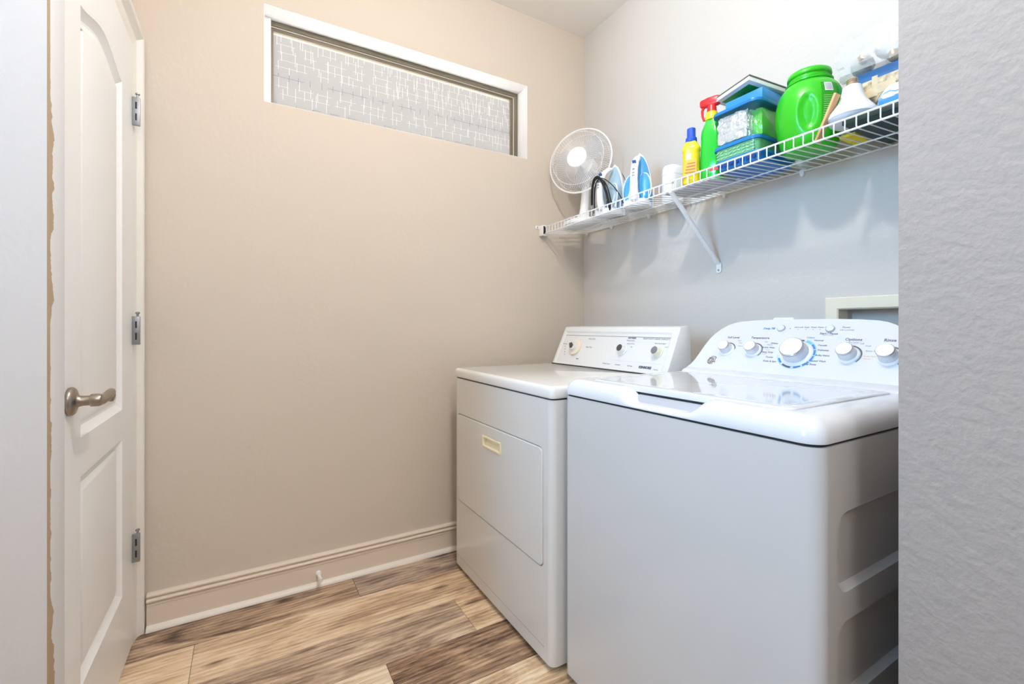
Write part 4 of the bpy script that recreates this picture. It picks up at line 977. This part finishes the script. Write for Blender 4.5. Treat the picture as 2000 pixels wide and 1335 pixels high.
MB().box((-0.058,-0.060,-0.0004),(0.070,0.066,0.0004)).build('base_print', mat('green_print', (0.02,0.34,0.06), 0.4, vary=0.2, vscale=18), t, world=False, smooth=False)
MB().box((-0.0765,-0.0800,0.0135),(0.0865,0.0835,0.0180)).build('box_lid', mat('dark_lid', (0.10,0.11,0.08), 0.4, vary=0.1), t, bevel=0.001, world=False)

# ---- big green tub
TG = mat('tub_green', (0.03,0.47,0.012), 0.3, coat=0.1, vary=0.04, vscale=10)
tx, ty = 1.522, 0.760; tzz = zsh(1.60,0.70)+SURF+0.001
t = thing('detergent_tub', 'big bright green laundry detergent tub with barcode label', 'tub', (tx, ty, tzz))
face_a = math.atan2(-0.62, -1.52)    # outward direction of the grip dent
prof = [(0.060,0.0),(0.068,0.004),(0.076,0.02),(0.0855,0.055),(0.0915,0.095),(0.0925,0.125),(0.0905,0.152),(0.084,0.178),(0.074,0.197),(0.064,0.207),(0.0585,0.211)]
def interp(pr, z):
    for (r0,z0),(r1,z1) in zip(pr, pr[1:]):
        if z0 <= z <= z1: return r0+(r1-r0)*(z-z0)/(z1-z0)
    return pr[-1][0]
mb = MB(); NZ, NA = 54, 96; loops = []
sm = lambda z: sum(interp(prof, min(0.211,max(0,z+dz))) for dz in (-0.008,-0.004,0,0.004,0.008))/5
for i in range(NZ+1):
    z = 0.211*i/NZ; r = sm(z) if 0.01 < z < 0.2 else interp(prof, z); l = []
    for j in range(NA):
        a = 2*PI*j/NA; da = (a-face_a+PI) % (2*PI) - PI
        e = math.hypot((da*r-0.004)/0.024, (z-0.100)/0.052)
        dent = 0.0085*(1-sstep(0.62,1.15,e))
        l.append(Vector((math.cos(a)*(r-dent), math.sin(a)*(r-dent), z)))
    loops.append(l)
mb.loft(loops); mb.build('body', TG, t, world=False, angle=70)
MB().lathe([(0.0585,0.209),(0.0630,0.211),(0.0640,0.216),(0.0610,0.219),(0.0555,0.221),(0.0555,0.229),(0.0590,0.231),(0.0600,0.236),(0.0580,0.245),(0.052,0.249),(0.03,0.2505)], 56).build('screw_lid', TG, t, world=False, angle=50)
def on_tub(a_off, z, d): 
    a = face_a + a_off; r = sm(z)+d; return Vector((math.cos(a)*r, math.sin(a)*r, z))
def tub_patch(a0, a1, z0, z1, d, m, name, parent):
    mb = MB(); n = 6; mb.loft([[on_tub(a0+(a1-a0)*i/n, z, d) for i in range(n+1)] for z in [z0+(z1-z0)*k/5 for k in range(6)]], False, False, closed=False)
    return mb.build(name, m, parent, world=False)
lab = tub_patch(0.42, 1.02, 0.055, 0.182, 0.0008, mat('label_green', (0.02,0.30,0.01), 0.35, vary=0.1, vscale=20), 'label', t)
bc = tub_patch(0.52, 0.79, 0.152, 0.180, 0.0013, WHITE, 'barcode', lab)
mb = MB(); a = 0.55; rg = random.Random(2)
while a < 0.76:
    w = rg.uniform(0.006,0.016); n = 2; mb.loft([[on_tub(a+w*i/n, z, 0.0018) for i in range(n+1)] for z in (0.155,0.166,0.177)], False, False, closed=False); a += w+rg.uniform(0.008,0.016)
mb.build('barcode_bars', INKG, lab, world=False, smooth=False)
mb = MB()
for i in range(13):
    z = 0.062 + 0.0062*i; mb.loft([[on_tub(0.47+(rg.uniform(0.34,0.48))*k/5, zz, 0.0016) for k in range(6)] for zz in (z, z+0.0015)], False, False, closed=False)
mb.build('label_print', mat('lime_print', (0.35,0.68,0.25), 0.4, vary=0.1), lab, world=False, smooth=False)

# ---- dark flat box under the goods at the right
zd = zsh(1.66, 0.36)+SURF+0.001
o = MB().box((1.405, 0.335, zd),(1.665, 0.618, zd+0.014)).build('flat_box', mat('dark_green_card', (0.012,0.035,0.03), 0.5, vary=0.2, vscale=10), None, bevel=0.001)
tag(o, 'flat dark green box lying on the wires under the flood bulb', 'box')
ZD = zd+0.0145
o = MB().box((1.500,0.626,zd),(1.600,0.668,zd+0.009)).build('yellow_cloth', mat('yellow_cloth', (0.75,0.62,0.03), 0.8, vary=0.15, vscale=30, bump=0.3, bscale=150), None, bevel=0.003)
tag(o, 'small folded yellow cloth lying on the shelf wires under the boxes', 'cloth')
# ---- wooden strip leaning
a = Vector((1.427,0.692,zsh(1.427,0.692)+SURF+0.003)); b = Vector((1.427,0.639,1.730)); d = (b-a).normalized(); sd = Vector((1,0,0)); nn = d.cross(sd)
mb = MB(); mb.loft([[p_ + sd*u + nn*v for u, v in ((-0.012,-0.0035),(0.012,-0.0035),(0.012,0.0035),(-0.012,0.0035))] for p_ in (a, b)])
o = mb.build('wooden_strip', mat('bare_wood', (0.66,0.40,0.20), 0.6, vary=0.2, vscale=8, stretch=(30,4,4)), None, bevel=0.001)
tag(o, 'thin light wooden strip leaning between green tub and flood bulb', 'wood strip')
# ---- flood bulb, face down
t = thing('flood_bulb', 'large white flood light bulb standing face down beside the green tub', 'light bulb', (1.468, 0.620, ZD))
prof = [(0.030,0.0),(0.045,0.004),(0.054,0.011),(0.0575,0.020)]
MB().lathe(prof, 44).build('lens', mat('bulb_lens', (0.62,0.66,0.74), 0.35, vary=0.02), t, world=False)
MB().lathe([(0.0575,0.020),(0.0595,0.022),(0.0595,0.027),(0.056,0.036),(0.044,0.052),(0.034,0.066),(0.028,0.080),(0.0245,0.096),(0.0225,0.108),(0.0165,0.112)], 44).build('reflector_shell', WHITE, t, world=False)
mb = MB(); mb.lathe([(0.0135,0.110)] + [(0.0132+0.0009*math.sin(i*1.57), 0.112+i*0.0012) for i in range(16)] + [(0.010,0.132),(0.005,0.135)], 24); mb.build('screw_cap', mat('brassy_cap', (0.62,0.50,0.38), 0.35, metal=0.8, vary=0.05), t, world=False)
# ---- small bulb lying on the shelf
t = thing('globe_bulb', 'white round light bulb lying behind the green spray bottle', 'light bulb', (1.562, 1.058, zsh(1.562,1.07)+SH+0.0305), (math.radians(90),0,math.radians(200)))
MB().lathe([(0.006,-0.030),(0.018,-0.0245),(0.0265,-0.014),(0.030,0.0),(0.0275,0.012),(0.021,0.025),(0.0145,0.036)], 30).build('globe', WHITE, t, world=False)
MB().lathe([(0.0135,0.035),(0.0130,0.052),(0.009,0.056)], 20).build('screw_cap', CHROME, t, world=False)

# ---- picture box
def picture_material():
    m = bpy.data.materials.new('box_picture'); m.use_nodes = True; nt = m.node_tree; N = nt.nodes.new; L = nt.links.new
    b = nt.nodes['Principled BSDF']; b.inputs['Roughness'].default_value = 0.35
    tc = N('ShaderNodeTexCoord'); n = N('ShaderNodeTexNoise'); n.inputs['Scale'].default_value = 55; n.inputs['Detail'].default_value = 5; L(tc.outputs['Object'], n.inputs[0])
    sp = N('ShaderNodeSeparateXYZ'); L(tc.outputs['Object'], sp.inputs[0])
    mr = N('ShaderNodeMapRange'); mr.inputs['From Min'].default_value = 0.02; mr.inputs['From Max'].default_value = 0.14; mr.inputs['To Min'].default_value = -0.28; mr.inputs['To Max'].default_value = 0.22; L(sp.outputs[2], mr.inputs['Value'])
    ad = N('ShaderNodeMath'); ad.operation = 'ADD'; L(n.outputs[0], ad.inputs[0]); L(mr.outputs[0], ad.inputs[1])
    rp = N('ShaderNodeValToRGB'); L(ad.outputs[0], rp.inputs[0]); e = rp.color_ramp.elements
    e[0].position = 0.30; e[0].color = (0.01,0.02,0.02,1); e[1].position = 0.78; e[1].color = (0.75,0.62,0.42,1)
    x = e.new(0.46); x.color = (0.09,0.09,0.07,1); x = e.new(0.6); x.color = (0.35,0.28,0.18,1)
    L(rp.outputs[0], b.inputs['Base Color']); return m
t = thing('picture_box', 'dark box with a stone building picture and blue top band', 'box', (1.602, 0.606, ZD))
MB().box((-0.040,-0.066,0),(0.042,0.066,0.178)).build('box_body', mat('black_card', (0.012,0.015,0.022), 0.4, vary=0.1), t, bevel=0.001, world=False)
MB().box((-0.0406,-0.058,0.006),(-0.0396,0.064,0.151)).build('picture', picture_material(), t, world=False, smooth=False)
MB().box((-0.0408,-0.064,0.150),(-0.0396,0.065,0.177)).build('top_band', mat('band_blue', (0.012,0.13,0.36), 0.35, vary=0.1), t, world=False, smooth=False)
mb = MB(); st = mat('stone_print', (0.66,0.54,0.36), 0.5, vary=0.25, vscale=60)
for y0, y1, z0, z1 in ((-0.010,0.004,0.10,0.158),(0.004,0.030,0.10,0.122),(0.030,0.040,0.09,0.136),(-0.052,-0.010,0.105,0.132),(0.040,0.056,0.08,0.112)): mb.add([(-0.0412,y0,z0),(-0.0412,y1,z0),(-0.0412,y1,z1),(-0.0412,y0,z1)], [(0,1,2,3)])
mb.build('picture_building', st, t, world=False, smooth=False, weld=False)
# ---- bulbs in a clear bag on top of the picture box
ZT = ZD+0.1785
t = thing('globe_bulb', 'large frosted globe bulb with brass screw cap in the clear bag', 'light bulb', (1.588, 0.572, ZT+0.0665), (math.radians(152),0,math.radians(-60)))
MB().lathe([(0.008,-0.0415),(0.024,-0.034),(0.036,-0.021),(0.0415,-0.002),(0.039,0.014),(0.030,0.029),(0.018,0.040),(0.0145,0.046)], 34).build('globe', mat('frosted_globe', (0.80,0.80,0.81), 0.4, vary=0.01), t, world=False)
mb = MB(); mb.lathe([(0.0135,0.045)] + [(0.013+0.0009*math.sin(i*1.57), 0.047+i*0.0013) for i in range(14)] + [(0.008,0.068)], 22); mb.build('screw_cap', mat('gold_cap', (0.70,0.50,0.22), 0.3, metal=0.9, vary=0.05), t, world=False)
t = thing('clear_bulb', 'small silvery glass bulb lying left of the frosted globe', 'light bulb', (1.580, 0.640, ZT+0.031), (math.radians(82),0,math.radians(-65))); t.scale = (1.27, 1.27, 1.27)
MB().lathe([(0.004,-0.024),(0.014,-0.0195),(0.021,-0.011),(0.0235,0.0),(0.020,0.012),(0.0125,0.022)], 28).build('globe', mat('silvery_glass', (0.62,0.62,0.63), 0.15, metal=0.35, vary=0.15, vscale=60), t, world=False)
MB().lathe([(0.012,0.021),(0.0115,0.036),(0.007,0.040)], 18).build('screw_cap', CHROME, t, world=False)
bag = mat('clear_bag', (0.85,0.86,0.88), 0.12, alpha=0.30, spec=0.6, bump=0.6, bscale=25)
mb = crumple(1.588, 0.610, ZT+0.056, 0.110, 0.165, 0.112, 0.10, 2.2, 4.0, 14)
o = mb.build('plastic_bag', bag, None, angle=15); tag(o, 'clear crinkled plastic bag around bulbs on top of the picture box', 'bag')
# ---- boxes at the right edge
o = MB().box((1.535,0.383,ZD),(1.625,0.534,ZD+0.160)).build('sky_blue_box', mat('sky_blue_card', (0.25,0.62,0.88), 0.4, vary=0.15, vscale=14), None, bevel=0.002)
tag(o, 'sky blue box half hidden behind the near right wall', 'box')
t = thing('soap_packet', 'white topped packet with blue mountain print at the shelf front', 'packet', (1.435, 0.466, ZD)); t.scale = (1, 1, 0.74)
mb = MB(); mb.loft([[Vector((x, y, z)) for x, y in rrect(0.056*k, 0.150*k2, 0.012*k, 4)] for z, k, k2 in ((0,0.9,1.0),(0.006,1,1.02),(0.034,1.0,0.98),(0.056,0.8,0.86),(0.076,0.38,0.74),(0.080,0.2,0.72))]); mb.build('pouch', mat('pouch_white', (0.82,0.85,0.90), 0.3, vary=0.03), t, world=False, angle=40)
mb = MB(); zz = ((0.004,0.0283),(0.034,0.0283),(0.054,0.0232)); n = 12
def hill(u): return 0.036+0.014*math.sin(u*9+0.6)+0.006*math.sin(u*23)
lo, hi2, mid = [], [], []
for i in range(n+1):
    u = i/n; y = -0.070+0.140*u; h = hill(u); xx = lambda z: -(0.0284 if z < 0.034 else 0.0284-(z-0.034)*0.26)-0.0004
    lo.append(Vector((xx(0.004), y, 0.004))); mid.append(Vector((xx(0.02), y, 0.020))); hi2.append(Vector((xx(h), y, h)))
mb.loft([lo, mid, hi2], False, False, closed=False); mb.build('blue_print', mat('deep_blue_print', (0.02,0.22,0.58), 0.35, vary=0.5, vscale=25), t, world=False)
text('SALT', 0.011, frame_M(Vector((1.435-0.0215,0.506,ZD+0.0485)), (0,-1,0), Vector((0.45,0,0.9)).normalized(), Vector((-0.9,0,0.45)).normalized()), INKB, 'packet_print', t, 'CENTER')
